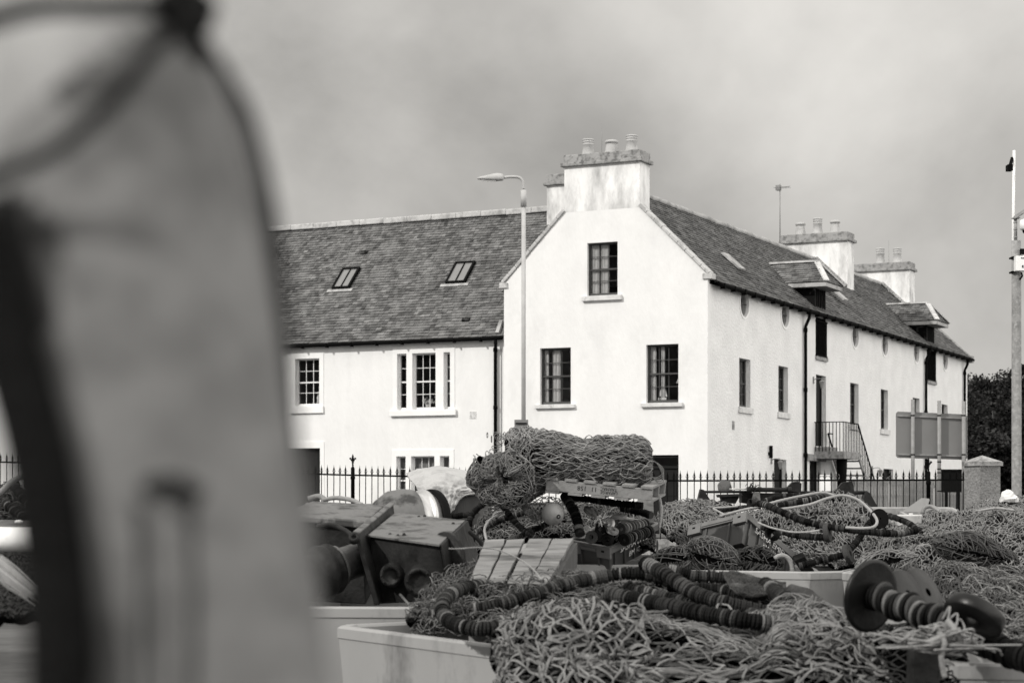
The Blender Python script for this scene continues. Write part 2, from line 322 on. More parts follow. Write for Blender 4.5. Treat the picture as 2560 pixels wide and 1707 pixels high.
# ================================================================ GABLED HOUSE
H = thing('house', 'white harled house with tall chimney gable, oval windows and outside stair on its long side', 'house', tuple(HC+V((0, 0, .38))), math.atan2(HU.y, HU.x))
ZR = 11.28; UR = -3.565; UE = .2; ZE = 7.93; RL = 32.2
gw1 = brect(1350, 1427, 869.5, 1010.5); gw2 = brect(1615.6, 1696, 860.6, 1006.6); gw3 = brect(1468, 1544, 606, 739)
gd = (Pv(1616, 1138)[0], Pv(1696.5, 1138)[0], .45, Pv(1660, 1137)[1])
m = MB(); panel(m, [(-7.13, -.5), (0, -.5), (0, 8.12), (-2.3, 10.36), (-4.94, 10.36), (-7.13, 8.16)], [rect(*r) for r in (gw1, gw2, gw3, gd)], 0, .16); m.build('gable_wall', harl, H, GM)
window(H, GM, gw1, .115, 3, 4, dark_frame, (.13, .10, stone_pale), [(0, .16, .0, curtain_m), (.3, .58, .0, curtain_m)])
window(H, GM, gw2, .115, 3, 4, dark_frame, (.13, .10, stone_pale), [(0, .2, 0, curtain_m), (.36, .5, .0, curtain_m)])
window(H, GM, gw3, .115, 3, 4, dark_frame, (.16, .10, stone_pale), [(0, .28, 0, curtain_m), (.34, .66, 0, curtain_m)])
m = MB(); m.box(gd[0], gd[1], .10, .15, gd[2], gd[3]-.42); [m.box(gd[0]+q*(gd[1]-gd[0]), gd[0]+(q+.34)*(gd[1]-gd[0]), .085, .1, z0, z1) for q in (.1, .56) for z0, z1 in ((.6, 1.1), (1.25, 1.95))]
m.box(gd[0], gd[1], .05, .15, gd[3]-.42, gd[3]-.34); m.box(gd[0], gd[1], .05, .15, gd[3]-.08, gd[3]); dr = m.build('door', door_m, H, GM)
m = MB(); m.box(gd[0], gd[1], .10, .12, gd[3]-.34, gd[3]-.08); m.build('fanlight', glass, dr, GM)
# a little boat ornament and a lampshade stand inside the right-hand window
m = MB(); bx_ = gw2[0]+.42*(gw2[1]-gw2[0]); m.add([(bx_-.13, .24, gw2[2]+.22), (bx_+.16, .24, gw2[2]+.2), (bx_+.02, .24, gw2[2]+.75), (bx_, .26, gw2[2]+.2)], [(0, 1, 2), (0, 3, 2), (1, 3, 2)]); m.box(bx_-.14, bx_+.14, .2, .28, gw2[2]+.1, gw2[2]+.17)
tag(m.build('model_boat', smooth_white, None, GM), 'small white model sailing boat behind the glass of the right first floor gable window', 'model boat')
m = MB(); m.lathe([(.14, 0), (.05, .2)], Matrix.Translation(V((gw2[1]-.08, .36, gw2[2]+.62))), 16); m.lathe([(.02, -.55), (.02, 0)], Matrix.Translation(V((gw2[1]-.08, .36, gw2[2]+.62))), 6)
tag(m.build('table_lamp', smooth_white, None, GM), 'pale table lamp with a cone shade behind the right first floor gable window', 'lamp')
# wing wall
wins = []
zt1 = Pu(1862, 897)[1]; zb1 = Pu(1862, 1018)[1]
for x0, x1, y0 in ((1848, 1876, 897), (1946, 1970, 916), (2125.5, 2146.5, 958), (2202, 2220, 974), (2282, 2299, 995), (2354, 2369, 1011)):
    xm = (x0+x1)/2; zt = Pu(xm, y0)[1]; wins.append((Pu(x0, y0)[0], Pu(x1, y0)[0], zt-(zt1-zb1), zt))
ovals = []
for cx, cy in ((1860, 759), (1962, 786.5), (2137, 840), (2211, 861), (2290, 880), (2362, 900)): ovals.append(Pu(cx+1, cy))
def ell(c, a, b, n=32): return [(c[0]+a*math.cos(2*PI*i/n), c[1]+b*math.sin(2*PI*i/n)) for i in range(n)]
OA, OB = .40, .44
ld = []
for x0, x1, y1 in ((2039, 2065, 893), (2317, 2338, 953)): ld.append((Pu(x0, y1)[0], Pu(x1, y1)[0], Pu((x0+x1)/2, y1)[1], 7.8))
bd = (Pu(2040, 937)[0], Pu(2065, 937)[0], Pu(2052, 1116)[1], Pu(2052, 938)[1])
gds = [(Pu(x0, y)[0], Pu(x1, y)[0], .1, Pu((x0+x1)/2, y)[1]) for x0, x1, y in ((1935, 1966, 1148), (2024, 2052, 1153), (2209, 2233, 1172))]
m = MB(); panel(m, rect(.16, RL, -.6, 7.86), [rect(*r) for r in wins+ld+gds+[bd]]+[ell(c, OA, OB) for c in ovals], 0, .45); m.build('side_wall', harl_side, H, WMX)
m = MB(); m.box(-7.13, -7.0, .162, RL, -.5, 7.86); m.box(-7.0, -.46, RL-.3, RL-.002, -.5, 7.9); m.add([(-7.0, RL-.01, 7.9), (-.1, RL-.01, 7.9), (UR, RL-.01, ZR)], [(0, 1, 2)]); m.build('rear_wall', harl_side, H, HS)
for r in wins: window(H, WMX, r, .16, 3, 4, dark_frame, (.2, .07, stone_pale), lug=.12, curtains=[(0, .9, .3, blind_m)] if r is wins[0] or r is wins[2] else ())
for c in ovals:
    mb = MB(); o1 = ell(c, OA+.075, OB+.075, 40); o2 = ell(c, OA-.004, OB-.004, 40); mb.grid([[(p[0], t, p[1]) for p in q] for q, t in ((o1, .004), (o1, -.018), (o2, -.018), (o2, .09))], wrap=True, sm=False)
    o = mb.build('oval_window', smooth_white, H, WMX)
    q = MB(); q.add([(c[0]-OA-.1, .09, c[1]-OB-.1), (c[0]+OA+.1, .09, c[1]-OB-.1), (c[0]+OA+.1, .09, c[1]+OB+.1), (c[0]-OA-.1, .09, c[1]+OB+.1)], [(0, 1, 2, 3)]); q.build('pane', glass, o, WMX)
    q = MB(); q.box(c[0]-.015, c[0]+.015, .07, .085, c[1]-OB, c[1]+OB); q.box(c[0]-OA, c[0]+OA, .07, .085, c[1]-.015, c[1]+.015); q.build('glazing_bar', dark_frame, o, WMX)
for r in gds+[bd]:
    m = MB(); m.box(r[0], r[1], .2, .26, r[2], r[3]); m.box(r[0], r[0]+.07, .16, .2, r[2], r[3]); m.box(r[1]-.07, r[1], .16, .2, r[2], r[3]); m.build('door', door_m, H, WMX)
m = MB(); r = gds[1]; m.box(r[0]-.45, r[1]+.35, -.09, .02, r[3]+.01, r[3]+.24); m.build('lintel', stone, H, WMX)
for r in ld:
    m = MB(); m.box(r[0], r[1], .06, .12, r[2], r[3]); [m.box(r[0]+.02+(r[1]-r[0])*i/5-.02, r[0]+.02+(r[1]-r[0])*i/5, .04, .06, r[2], r[3]) for i in range(6)]; dd = m.build('loft_door', black_paint, H, WMX)
    q = MB(); n = 8
    for i in range(n+1): a = r[0]+.02+(r[1]-r[0]-.04)*i/n; q.box(a-.017, a+.017, -.04, -.006, r[2]+.06, r[2]+1.25)
    q.box(r[0]-.03, r[1]+.03, -.055, -.002, r[2]+1.25, r[2]+1.31); q.box(r[0]-.03, r[1]+.03, -.055, -.002, r[2]+.0, r[2]+.06); q.build('guard_rail', black_iron, H, WMX)
    q = MB(); q.box(r[0]-.06, r[1]+.06, -.07, .03, r[2]-.12, r[2]-.001); q.build('sill', stone, dd, WMX)
# roof
Bv = V((UR-UE, 0, ZR-ZE)); LB = Bv.length; Bn = Bv.normalized(); RN = V((ZR-ZE, 0, UE-UR)).normalized()
m = MB(); m.add([(UE-.02, .2, ZE-.03), (UE-.02, RL, ZE-.03), (UR, RL, ZR-.03), (UR, .2, ZR-.03)], [(0, 1, 2, 3)]); m.add([(-7.33, .2, ZE), (-7.33, RL, ZE), (UR, RL, ZR-.03), (UR, .2, ZR-.03)], [(0, 3, 2, 1)]); roof = m.build('roof', deck, H, HS)
m = MB(); slates(m, (UE, .3, ZE), (0, 1, 0), Bn, RN, RL-.5, LB-.05, .26, .17, 3); m.build('slates', slate_dark, roof, HS, tone=True)
m = MB(); m.tube([(UR, y_, ZR+.03+.015*math.sin(y_*3)) for y_ in np.linspace(.75, RL-.2, 60)], .11, 8); m.build('ridge', lead, roof, HS)
# skews (gable copings)
m = MB()
for (p, q_) in (((.06, 8.12), (-2.3, 10.40)), ((-7.19, 8.16), (-4.94, 10.40))):
    k = 9
    for i in range(k):
        a = V((p[0]+(q_[0]-p[0])*i/k, 0, p[1]+(q_[1]-p[1])*i/k)); b = V((p[0]+(q_[0]-p[0])*(i+.985)/k, 0, p[1]+(q_[1]-p[1])*(i+.985)/k)); o = V((0, .12+rnd.uniform(-.008, .008), .05+rnd.uniform(-.006, .006)))
        m.beam(a+o, b+o, .36, .11, 0, V((0, 0, 1)))
    if i: (m.box(-.16, .16, -.05, .3, 7.98, 8.17) if p[0] > 0 else m.box(-7.29, -6.98, -.05, .3, 8.02, 8.2)); m.build('skew_coping', mortar, H, HS, bevel=.02); m = MB()
m = MB(); m.beam((UE-.1, RL-.1, ZE+.08), (UR, RL-.1, ZR+.12), .3, .12); m.box(.02, .3, RL-.25, RL+.02, 7.72, 8.02); m.build('skew_coping', stone, H, HS)
# chimneys
chimney(H, -4.94, -2.3, 0.001, .80, 10.362, 12.2, HS, [(-4.28, .4, .62, .19, 0), (-3.45, .4, .5, .2, 1), (-2.75, .4, .62, .19, 0)], rods=[(-3.75, .3, 1.0)])
m = MB(); m.box(-4.94, -2.3, .162, .80, 9.6, 10.36); m.build('chimney_base', harl_stain, H, HS)
chimney(H, UR-1.45, UR+1.4, 21.1, 22.0, 9.6, Pu(2050, 590, UR)[1]+.02, HS, [(UR-.75, 21.5, .62, .2, 1), (UR, 21.5, .78, .2, 0), (UR+.75, 21.5, .62, .2, 1)], rods=[(UR+.02, 21.0, .02)])
chimney(H, UR-1.3, UR+1.35, 30.5, 31.4, 9.0, Pu(2210, 662, UR)[1]+.02, HS, [(UR-.15, 31, .85, .2, 0), (UR+.65, 31, .8, .2, 0)], rods=[(UR+.25, 31, 1.1)])
m = MB()
for v0 in (21.05, 30.45):
    for i in range(10):
        a = V((UR+1.4, v0-.05, 10.15)); b = V((UR+.1, v0-.05, ZR+.1)); m.beam(a+(b-a)*(i/10), a+(b-a)*((i+.9)/10), .12, .1)
    m.build('lead_flashing', lead, roof, HS); m = MB()
# gutter & downpipes
m = MB(); m.tube([(UE+.06, v_, ZE-.08) for v_ in np.linspace(.25, RL+.05, 70)], .075, 8)
for i in range(34): m.box(UE-.02, UE+.15, .6+i*.93, .66+i*.93, ZE-.2, ZE-.02)
m.build('gutter', black_iron, H, HS)
for x, y, zb in ((2008, 770, -.3), (2310, 860, -.3), (2407, 890, -.3)):
    v_ = Pu(x, y)[0]; m = MB(); m.tube([(UE+.04, v_, ZE-.12), (UE+.02, v_, ZE-.32), (.09, v_, ZE-.6), (.09, v_, ZE-.8), (.09, v_, zb)], .058, 10)
    for z in (ZE-.8, ZE-2.9, ZE-5.2): m.lathe([(.075, 0), (.075, .14)], Matrix.Translation(V((.09, v_, z))), 10)
    m.build('downpipe', black_iron, H, HS)
# dormers with hipped slated canopies over the loft doors
def dormer(vc):
    v0, v1 = vc-.95, vc+.95; ze, zr = 9.0, 9.85; uf, ub = .5, -1.05; ua, ur = -.16, -1.95
    m = MB(); m.box(-1.15, -.02, vc-.62, vc-.54, 7.7, 8.98); m.box(-1.15, -.02, vc+.54, vc+.62, 7.7, 8.98); d = m.build('dormer', slate_dark, H, HS)
    m = MB(); m.box(-.12, -.06, vc-.54, vc+.54, 7.7, 8.94); [m.box(-.055, -.03, vc-.5+i*.2, vc-.46+i*.2, 7.75, 8.94) for i in range(6)]; m.build('loft_hatch', black_paint, d, HS)
    m = MB(); m.hexa([(uf, v0, ze-.16), (uf, v1, ze-.16), (ub, v1, ze-.16), (ub, v0, ze-.16)], [(uf, v0, ze-.02), (uf, v1, ze-.02), (ub, v1, ze-.02), (ub, v0, ze-.02)]); m.build('soffit', lead, d, HS)
    s_ = MB(); dk = [(ub, v0, ze), (uf, v0, ze), (ua, vc, zr), (ur, vc, zr), (uf, v1, ze), (ub, v1, ze)]; s_.add(dk, [(0, 1, 2, 3), (1, 4, 2), (4, 5, 3, 2)]); rf = s_.build('canopy', deck, d, HS)
    Bd = V((0, vc-v0, zr-ze)); lb = Bd.length; nn = V((0, -(zr-ze), vc-v0)).normalized(); s_ = MB()
    slates(s_, (ur-.3, v0, ze), (1, 0, 0), Bd, nn, 3., lb-.08, .24, .13, int(vc*7), edge=lambda b: (lerp(ub, ur, b/lb)-(ur-.3), lerp(uf, ua, b/lb)-(ur-.3)))
    Bf = V((ua-uf, 0, zr-ze)); lf = Bf.length
    slates(s_, (uf, v0, ze), (0, 1, 0), Bf, V((zr-ze, 0, uf-ua)).normalized(), v1-v0, lf-.05, .24, .13, int(vc*9), edge=lambda b: ((vc-v0)*b/lf, (v1-v0)-(v1-vc)*b/lf))
    s_.build('slates', slate, rf, HS, tone=True)
    q = MB(); q.beam((ur-.1, vc, zr+.02), (ua+.04, vc, zr+.02), .22, .07); q.beam((ua, vc, zr+.02), (uf+.03, v0-.01, ze+.03), .2, .05); q.beam((ua, vc, zr+.02), (uf+.03, v1+.01, ze+.03), .2, .05); q.beam((ur, vc, zr), (ub-.02, v0-.03, ze-.02), .22, .05)
    q.build('lead_ridge', mortar, rf, HS)
lerp = lambda a, b, t: a+(b-a)*t
dormer((ld[0][0]+ld[0][1])/2); dormer((ld[1][0]+ld[1][1])/2)
# rooflights seen edge-on on the wing roof
for x, y in ((1832, 655), (2095, 735)):
    p = Pp(x, y, (UE, 0, ZE), RN); e = V((0, .3, 0)); m = MB(); b = Bn*.42; n_ = RN*.06
    m.hexa([p-e-b, p+e-b, p+e+b, p-e+b], [p-e-b+n_, p+e-b+n_, p+e+b+n_, p-e+b+n_]); rl = m.build('rooflight', lead, H, HM)
# vents, wall sign, lanterns
vv = Pu(1833, 1063); m = MB(); m.box(vv[0]-.1, vv[0]+.1, -.01, .01, vv[1]-.14, vv[1]+.14); m.build('air_vent', stone, H, WMX)
def lantern(v_, z_):
    m = MB(); m.tube([(0, 0, 0), (.12, 0, .05), (.3, 0, .05), (.32, 0, -.02)], .014, 6); T = Matrix.Translation(V((.32, 0, -.3))); m.lathe([(.04, .0), (.09, .22), (.11, .23), (.03, .3)], T, 8, 0, False); m.box(-.01, .02, -.06, .06, -.12, .12)
    return m.build('wall_lantern', galv, H, HS @ Matrix.Translation(V((.005, v_, z_))))
for x, y in ((1928, 1150), (2180, 1172)): v_, z_ = Pu(x, y); lantern(v_, z_)
v_, z_ = Pu(2033, 950); lantern(v_, z_)
v_, z_ = Pu(1921, 1145); m = MB(); m.box(.03, .15, v_-.02, v_+.02, z_, z_+.42); m.box(.0, .04, v_-.03, v_+.03, z_+.1, z_+.2); m.build('hanging_board', black_paint, H, HS)
# outside stair: landing, baluster rail, flight running away along the wall
va = Pu(2035, 1120)[0]; zl = Pu(2040, 1127)[1]; LU = 1.12; vb = va+1.75
st = MB(); st.box(.003, LU, va, vb, zl-.28, zl-.02); st.box(.003, .55, va+.05, va+1.0, zl-.02, zl+.14); ns = 11; dz = (zl-.2)/ns
for i in range(ns): st.box(LU-1.0, LU, vb+i*.26, vb+(i+1)*.26+.02, zl-.09-i*dz, zl-.04-i*dz)
st.beam((LU-.02, vb, zl-.1), (LU-.02, vb+ns*.26, zl-.1-ns*dz), .05, .2); st.beam((LU-.98, vb, zl-.1), (LU-.98, vb+ns*.26, zl-.1-ns*dz), .05, .2)
stair = st.build('stair', stone, H, HS)
r_ = MB(); zt = zl+1.02
def baluster(u, v, z0, z1): r_.box(u-.012, u+.012, v-.012, v+.012, z0, z1)
for i in range(9): baluster(.05+(LU-.1)*i/8, va+.04, zl-.02, zt)
for i in range(1, 10): baluster(LU-.04, va+.04+(vb-va-.04)*i/9, zl-.02, zt)
r_.beam((0, va+.04, zt), (LU-.02, va+.04, zt), .04, .03); r_.beam((LU-.04, va+.04, zt), (LU-.04, vb, zt), .04, .03)
e_ = V((LU-.04, vb+ns*.26, zt-ns*dz)); s0 = V((LU-.04, vb, zt)); r_.beam(s0, e_, .04, .05)
for i in range(1, 15):
    p = s0.lerp(e_, i/15); baluster(p.x, p.y, p.z-1.05, p.z)
s1 = V((LU-1.0, vb-.5, zt-.35)); e1 = V((LU-1.0, vb+ns*.26-.3, .4)); r_.beam(s1, e1, .05, .05); r_.beam(s1, s1+V((0, .5, 0)), .04, .04)
r_.build('stair_rail', black_iron, stair, HS)
m = MB(); m.lathe([(.13, 0), (.1, .1), (.1, 1.1), (.14, 1.2), (.2, zl-.29-.06)], Matrix.Translation(V((LU-.25, va+.5, .05))), 12); m.build('column', black_iron, stair, HS)

# tv aerial by the far chimney
pz = Pp(1950, 612, (UR, 0, 0), (1, 0, 0)); m = MB(); hgt = 2.4; m.tube([pz, pz+V((0, 0, hgt))], .02, 5); T = pz+V((0, 0, hgt-.15)); m.tube([T-V((.2, 0, -.0)), T+V((.42, 0, .03))], .012, 4)
for i in range(9): q = T+V((-.2+i*.07, 0, 0)); m.tube([q-V((0, .22, 0)), q+V((0, .22, 0))], .007, 4)
m.box(-.15, .02, -.1, .1, -.1, .1, 0, Matrix.Translation(T)); tag(m.build('aerial', galv, None, HM), 'thin television aerial on a mast standing on the long roof ridge', 'aerial')
# ================================================================ TERRACED HOUSE (left wing)
LV = .3
u_l = Pv(330, 900, LV)[0]
T2 = thing('terraced_house', 'long white terraced house left of the gable with two rooflights in its lichened slate roof', 'house', tuple(HM @ V((-14, LV, .38))), math.atan2(HU.y, HU.x))
EZ = Pv(1000, 853, LV-.1)[1]+.03; RV = 4.8; RZ = Pv(1200, 538, RV)[1]
FM = HM @ Matrix.Translation(V((0, LV, 0)))
def br(x0, x1, y0, y1): return brect(x0, x1, y0, y1, LV)
tri = [br(993, 1017, 884, 1023), br(1031, 1090, 884, 1023), br(1109, 1126, 884, 1023)]
lw = br(738, 799, 896, 1015); sash_y = 1300
trl = [br(991, 1015, 1140, 1262), br(1028, 1087, 1140, 1262), br(1100, 1124, 1140, 1262)]
ldr = br(700, 801, 1120, 1310)
lw2 = br(470, 531, 905, 1024); lw3 = br(380, 430, 905, 1024)
for R_ in (tri, trl):
    z0 = min(r[2] for r in R_); z1 = max(r[3] for r in R_)
    for i in range(3): R_[i] = (R_[i][0], R_[i][1], z0, z1)
m = MB(); panel(m, rect(u_l, -7.135, -.5, EZ-.02), [rect(*r) for r in tri+[lw]+trl+[ldr, lw2, lw3]], 0, .2); m.build('wall', harl, T2, FM)
m = MB(); m.box(u_l, -7.2, 9.0, 9.2, -.5, EZ); m.box(u_l, u_l+.2, .2, 9, -.5, EZ); m.build('rear_wall', harl, T2, FM)
def margin(mb, rs, side, top, bot):
    a0 = min(r[0] for r in rs)-side; a1 = max(r[1] for r in rs)+side; b0 = rs[0][2]-bot; b1 = rs[0][3]+top
    panel(mb, rect(a0, a1, b0, b1), [rect(r[0]+.004, r[1]-.004, r[2]+.004, r[3]-.004) for r in rs], -.022, .014)
for rs, s_ in ((tri, .17), ([lw], .17), (trl, .17), ([ldr], .16), ([lw2], .17), ([lw3], .17)):
    m = MB(); margin(m, rs, s_, .22, .02 if rs is not ldr else 0); m.build('window_surround', smooth_white, T2, FM, bevel=.004)
for i, r in enumerate(tri): window(T2, FM, r, .13, (1, 3, 1)[i] if i != 1 else 3, 4, white_frame, None)
m = MB(); m.box(tri[0][0]-.26, tri[2][1]+.24, -.10, -.024, tri[0][2]-.2, tri[0][2]-.004); m.build('sill', smooth_white, T2, FM, bevel=.01)
m = MB(); m.box(lw[0]-.2, lw[1]+.18, -.07, -.024, lw[2]-.25, lw[2]-.004); m.build('sill', smooth_white, T2, FM, bevel=.01)
for r in (lw, lw2, lw3): window(T2, FM, r, .13, 3, 4, white_frame)
for i, r in enumerate(trl): window(T2, FM, r, .13, (1, 3, 1)[i], 4, white_frame, None, [(0, 1, .1, blind_m)])
m = MB(); m.box(ldr[0], ldr[1], .12, .17, ldr[2], ldr[3]); [m.box(ldr[0]+.1+q, ldr[0]+.45+q, .1, .12, z, z+.55) for q in (0, .5) for z in (.7, 1.4)]; m.build('door', door_m, T2, FM)
# pot plant and white figurine on inner sills
c0 = (tri[1][0]+tri[1][1])/2; m = MB(); r5 = random.Random(3)
m.lathe([(.08, 0), (.1, .14)], Matrix.Translation(V((c0, .28, tri[1][2]+.06))), 10)
for i in range(60): a = V((c0+r5.gauss(0, .14), .28+r5.uniform(-.05, .05), tri[1][2]+.2+abs(r5.gauss(0, .09)))); m.add([a, a+V((.05, .01, .02)), a+V((.02, 0, .06))], [(0, 1, 2)])
tag(m.build('pot_plant', stone_pale, None, FM), 'flowering pot plant on the inner sill of the upper three-part window', 'pot plant')
m = MB(); T = Matrix.Translation(V((lw[1]-.2, .25, lw[2]+.1))); m.lathe([(.07, 0), (.05, .1), (.07, .2), (.03, .28), (.05, .36), (.01, .42)], T, 10); tag(m.build('figurine', smooth_white, None, FM), 'white figurine standing inside the window beside the big blurred buoy', 'figurine')
vp = (Pv(1174.5, 1037, LV)[0], Pv(1191.5, 1037, LV)[0], Pv(1183, 1046, LV)[1], Pv(1183, 1028, LV)[1]); m = MB(); m.box(vp[0], vp[1], -.012, .004, vp[2], vp[3])
for i in range(5):
    for j in range(6):
        a = vp[0]+(vp[1]-vp[0])*(i+.5+.25*(j % 2)-.12)/5; b = vp[2]+(vp[3]-vp[2])*(j+.5)/6; m.box(a-.012, a+.012, -.0135, -.0121, b-.012, b+.012, 1)
m.build('air_vent', [smooth_white, black_paint], T2, FM)
# roof
E0 = V((0, LV-.14, EZ)); Bl = V((0, RV-E0.y, RZ-EZ)); lbl = Bl.length; Nl = V((0, -(RZ-EZ), RV-E0.y)).normalized()
def ledge(b):
    p = E0+Bl.normalized()*b; hi = -7.16 if p.z < 8.1 else -7.33+(p.z-7.93)/.882+.15
    return (0, min(hi, -3.6)-u_l)
m = MB(); m.add([(u_l, E0.y, EZ-.03), (-7.16, E0.y, EZ-.03), (-7.16, E0.y+(8.1-EZ)*Bl.y/Bl.z, 8.07), (-4.3, RV, RZ-.03), (u_l, RV, RZ-.03)], [(0, 1, 2, 3, 4)]); m.add([(u_l, 9.4, EZ), (-7.1, 9.4, EZ), (-4.3, RV, RZ-.03), (u_l, RV, RZ-.03)], [(0, 3, 2, 1)]); rf2 = m.build('roof', deck, T2, HM)
m = MB(); slates(m, (u_l, E0.y, EZ), (1, 0, 0), Bl, Nl, 99, lbl-.05, .205, .142, 11, edge=ledge); m.build('slates', slate, rf2, HM, tone=True)
m = MB()
for i in range(18):
    a = u_l+(-4.4-u_l)*i/18; b = u_l+(-4.4-u_l)*(i+.995)/18; z = RZ+rnd.uniform(0, .025); m.beam((a, RV-.06, z), (b, RV-.06, z+.01), .3, .2)
m.build('ridge', mortar, rf2, HM, bevel=.03)
m = MB(); u0g = Pv(1256, 843, .1)[0]; m.tube([(u, LV-.2, EZ-.06) for u in np.linspace(u_l, u0g, 40)], .065, 8)
for i in range(15): m.box(u_l+.5+i, u_l+.54+i, LV-.28, LV-.1, EZ-.16, EZ-.02)
m.build('gutter', black_iron, T2, HM)
ud = Pv(1242, 900, .2)[0]; m = MB(); m.tube([(ud, LV-.2, EZ-.1), (ud, LV-.18, EZ-.3), (ud-.06, LV-.09, EZ-.5), (ud-.06, LV-.09, .4)], .055, 10)
for z in (EZ-.5, EZ-2.4, EZ-4.6): m.lathe([(.072, 0), (.072, .13)], Matrix.Translation(V((ud-.06, LV-.09, z))), 10)
m.build('downpipe', black_iron, T2, HM)
m = MB(); m.tube([(ud+.12, LV-.03, EZ-.4), (ud+.12, LV-.03, .4)], .014, 5); m.build('cable', galv, T2, HM)
m = MB(); fa = Pp(1245, 838, E0, Nl); fb = Pp(1256, 808, E0, Nl); m.beam(fa+Nl*.08, fb+Nl*.1, .12, .1); m.build('lead_flashing', lead, T2, HM)
bl = Bl.normalized()
for (xa, ya, xb, yb, ax0, ax1, ay) in ((861, 678, 897, 677, 803, 875, 742), (1143, 663, 1185, 661, 1090, 1165, 728)):
    # rooflight: top edge from picture, square to the slope
    p0 = Pp(xa, ya, E0, Nl); p1 = Pp(xb, yb, E0, Nl); wv = V((1, 0, 0)); wd = (p1-p0).x; ht = .98; m = MB()
    def fr_(a0, a1, b0, b1, n0, n1, mi): m.hexa([p0+wv*a+bl*b+Nl*n0 for a, b in ((a0, -b0), (a1, -b0), (a1, -b1), (a0, -b1))], [p0+wv*a+bl*b+Nl*n1 for a, b in ((a0, -b0), (a1, -b0), (a1, -b1), (a0, -b1))], mi)
    fr_(-.05, wd+.07, -.06, 0, 0, .12, 0); fr_(-.05, wd+.07, ht, ht+.06, 0, .12, 0); fr_(-.05, 0, 0, ht, 0, .12, 0); fr_(wd, wd+.07, 0, ht, 0, .13, 0); fr_(wd*.47, wd*.53, .02, ht, .05, .10, 0); sk = m.build('rooflight', black_paint, T2, HM)
    m = MB(); fr_(0, wd, 0, ht, .04, .07, 0); m.build('pane', glass_sky, sk, HM)
    m = MB(); fr_(-.22, wd+.2, ht+.07, ht+.2, .01, .045, 0); m.build('apron', lead, sk, HM)
for x, y in ((912, 633), (1166, 801)):
    p0 = Pp(x, y, E0, Nl); m = MB(); m.hexa([p0+V((a, 0, 0))+bl*b+Nl*.02 for a, b in ((-.14, -.08), (.14, -.08), (.14, .08), (-.14, .08))], [p0+V((a, 0, 0))+bl*b+Nl*.07 for a, b in ((-.14, -.08), (.14, -.08), (.14, .08), (-.14, .08))]); m.build('roof_vent', slate_dark, T2, HM)
cu = Pv(1367, 500, 4.2)[0]; chimney(T2, cu, cu+2.2, 4.2, 5.4, 8.5, Pv(1375, 437, 4.2)[1], HM, [(cu+1.35, 4.6, .75, .2, 0)], mm=harl_stain)
# ================================================================ NEIGHBOUR at the far left
u_n = u_l-14
T3 = thing('cottage', 'pale smooth-walled terraced cottage glimpsed left of the blurred buoy', 'house', tuple(HM @ V((u_l-7, LV, .38))), math.atan2(HU.y, HU.x))
m = MB(); wn = br(-90, -40, 930, 1050); dn = (u_l-7.9, u_l-6.9, .4, 2.5); panel(m, rect(u_n, u_l-.003, -.5, EZ-.03), [rect(*wn), rect(*dn)], .06, .24); m.box(u_n, u_l-.01, 9, 9.2, -.5, EZ); m.build('wall', smooth_grey, T3, FM)
window(T3, FM, wn, .15, 3, 4, white_frame)
m = MB(); m.box(dn[0], dn[1], .15, .2, dn[2], dn[3]); m.build('door', door_m, T3, FM)
m = MB(); m.add([(u_n, E0.y, EZ-.03), (u_l-.01, E0.y, EZ-.03), (u_l-.01, RV, RZ-.03), (u_n, RV, RZ-.03), (u_l-.01, 9.4, EZ), (u_n, 9.4, EZ)], [(0, 1, 2, 3), (3, 2, 4, 5)]); rf3 = m.build('roof', deck, T3, HM)
m = MB(); slates(m, (u_n, E0.y, EZ), (1, 0, 0), Bl, Nl, 13.98, lbl-.05, .27, .158, 12); m.build('slates', slate, rf3, HM, tone=True)
m = MB(); m.tube([(u, LV-.2, EZ-.06) for u in np.linspace(u_n, u_l-.1, 20)], .065, 8); m.build('gutter', black_iron, T3, HM)

# ================================================================ IRON FENCES
def picket_mesh():
    m = MB(); m.tube([(0, 0, 0), (0, 0, 1.30)], .0095, 6)
    m.lathe([(.010, 1.28), (.022, 1.29), (.022, 1.30), (.010, 1.315), (.012, 1.34), (.021, 1.365), (.006, 1.42), (.001, 1.47)], Matrix.Identity(4), 8)
    for a in range(4):
        c, s_ = math.cos(a*PI/2), math.sin(a*PI/2); m.tube([(0, 0, 1.315), (.022*c, .022*s_, 1.325), (.034*c, .034*s_, 1.352)], [.008, .007, .002], 5)
    return m
def post_mesh():
    m = MB(); m.lathe([(.04, 0), (.04, 1.2), (.05, 1.21), (.05, 1.25), (.04, 1.27), (.04, 1.43), (.028, 1.46)], Matrix.Identity(4), 12)
    m.lathe([(.012, 1.45), (.02, 1.5), (.013, 1.53), (.03, 1.55), (.012, 1.57), (.024, 1.63), (.02, 1.68), (.002, 1.73)], Matrix.Identity(4), 8)
    for s_ in (-1, 1): m.tube([(0, 0, 1.56), (.03*s_, 0, 1.6), (.05*s_, 0, 1.65), (.065*s_, 0, 1.64), (.06*s_, 0, 1.61)], [.012, .014, .014, .01, .004], 6)
    return m
PK = None; PKN = 0
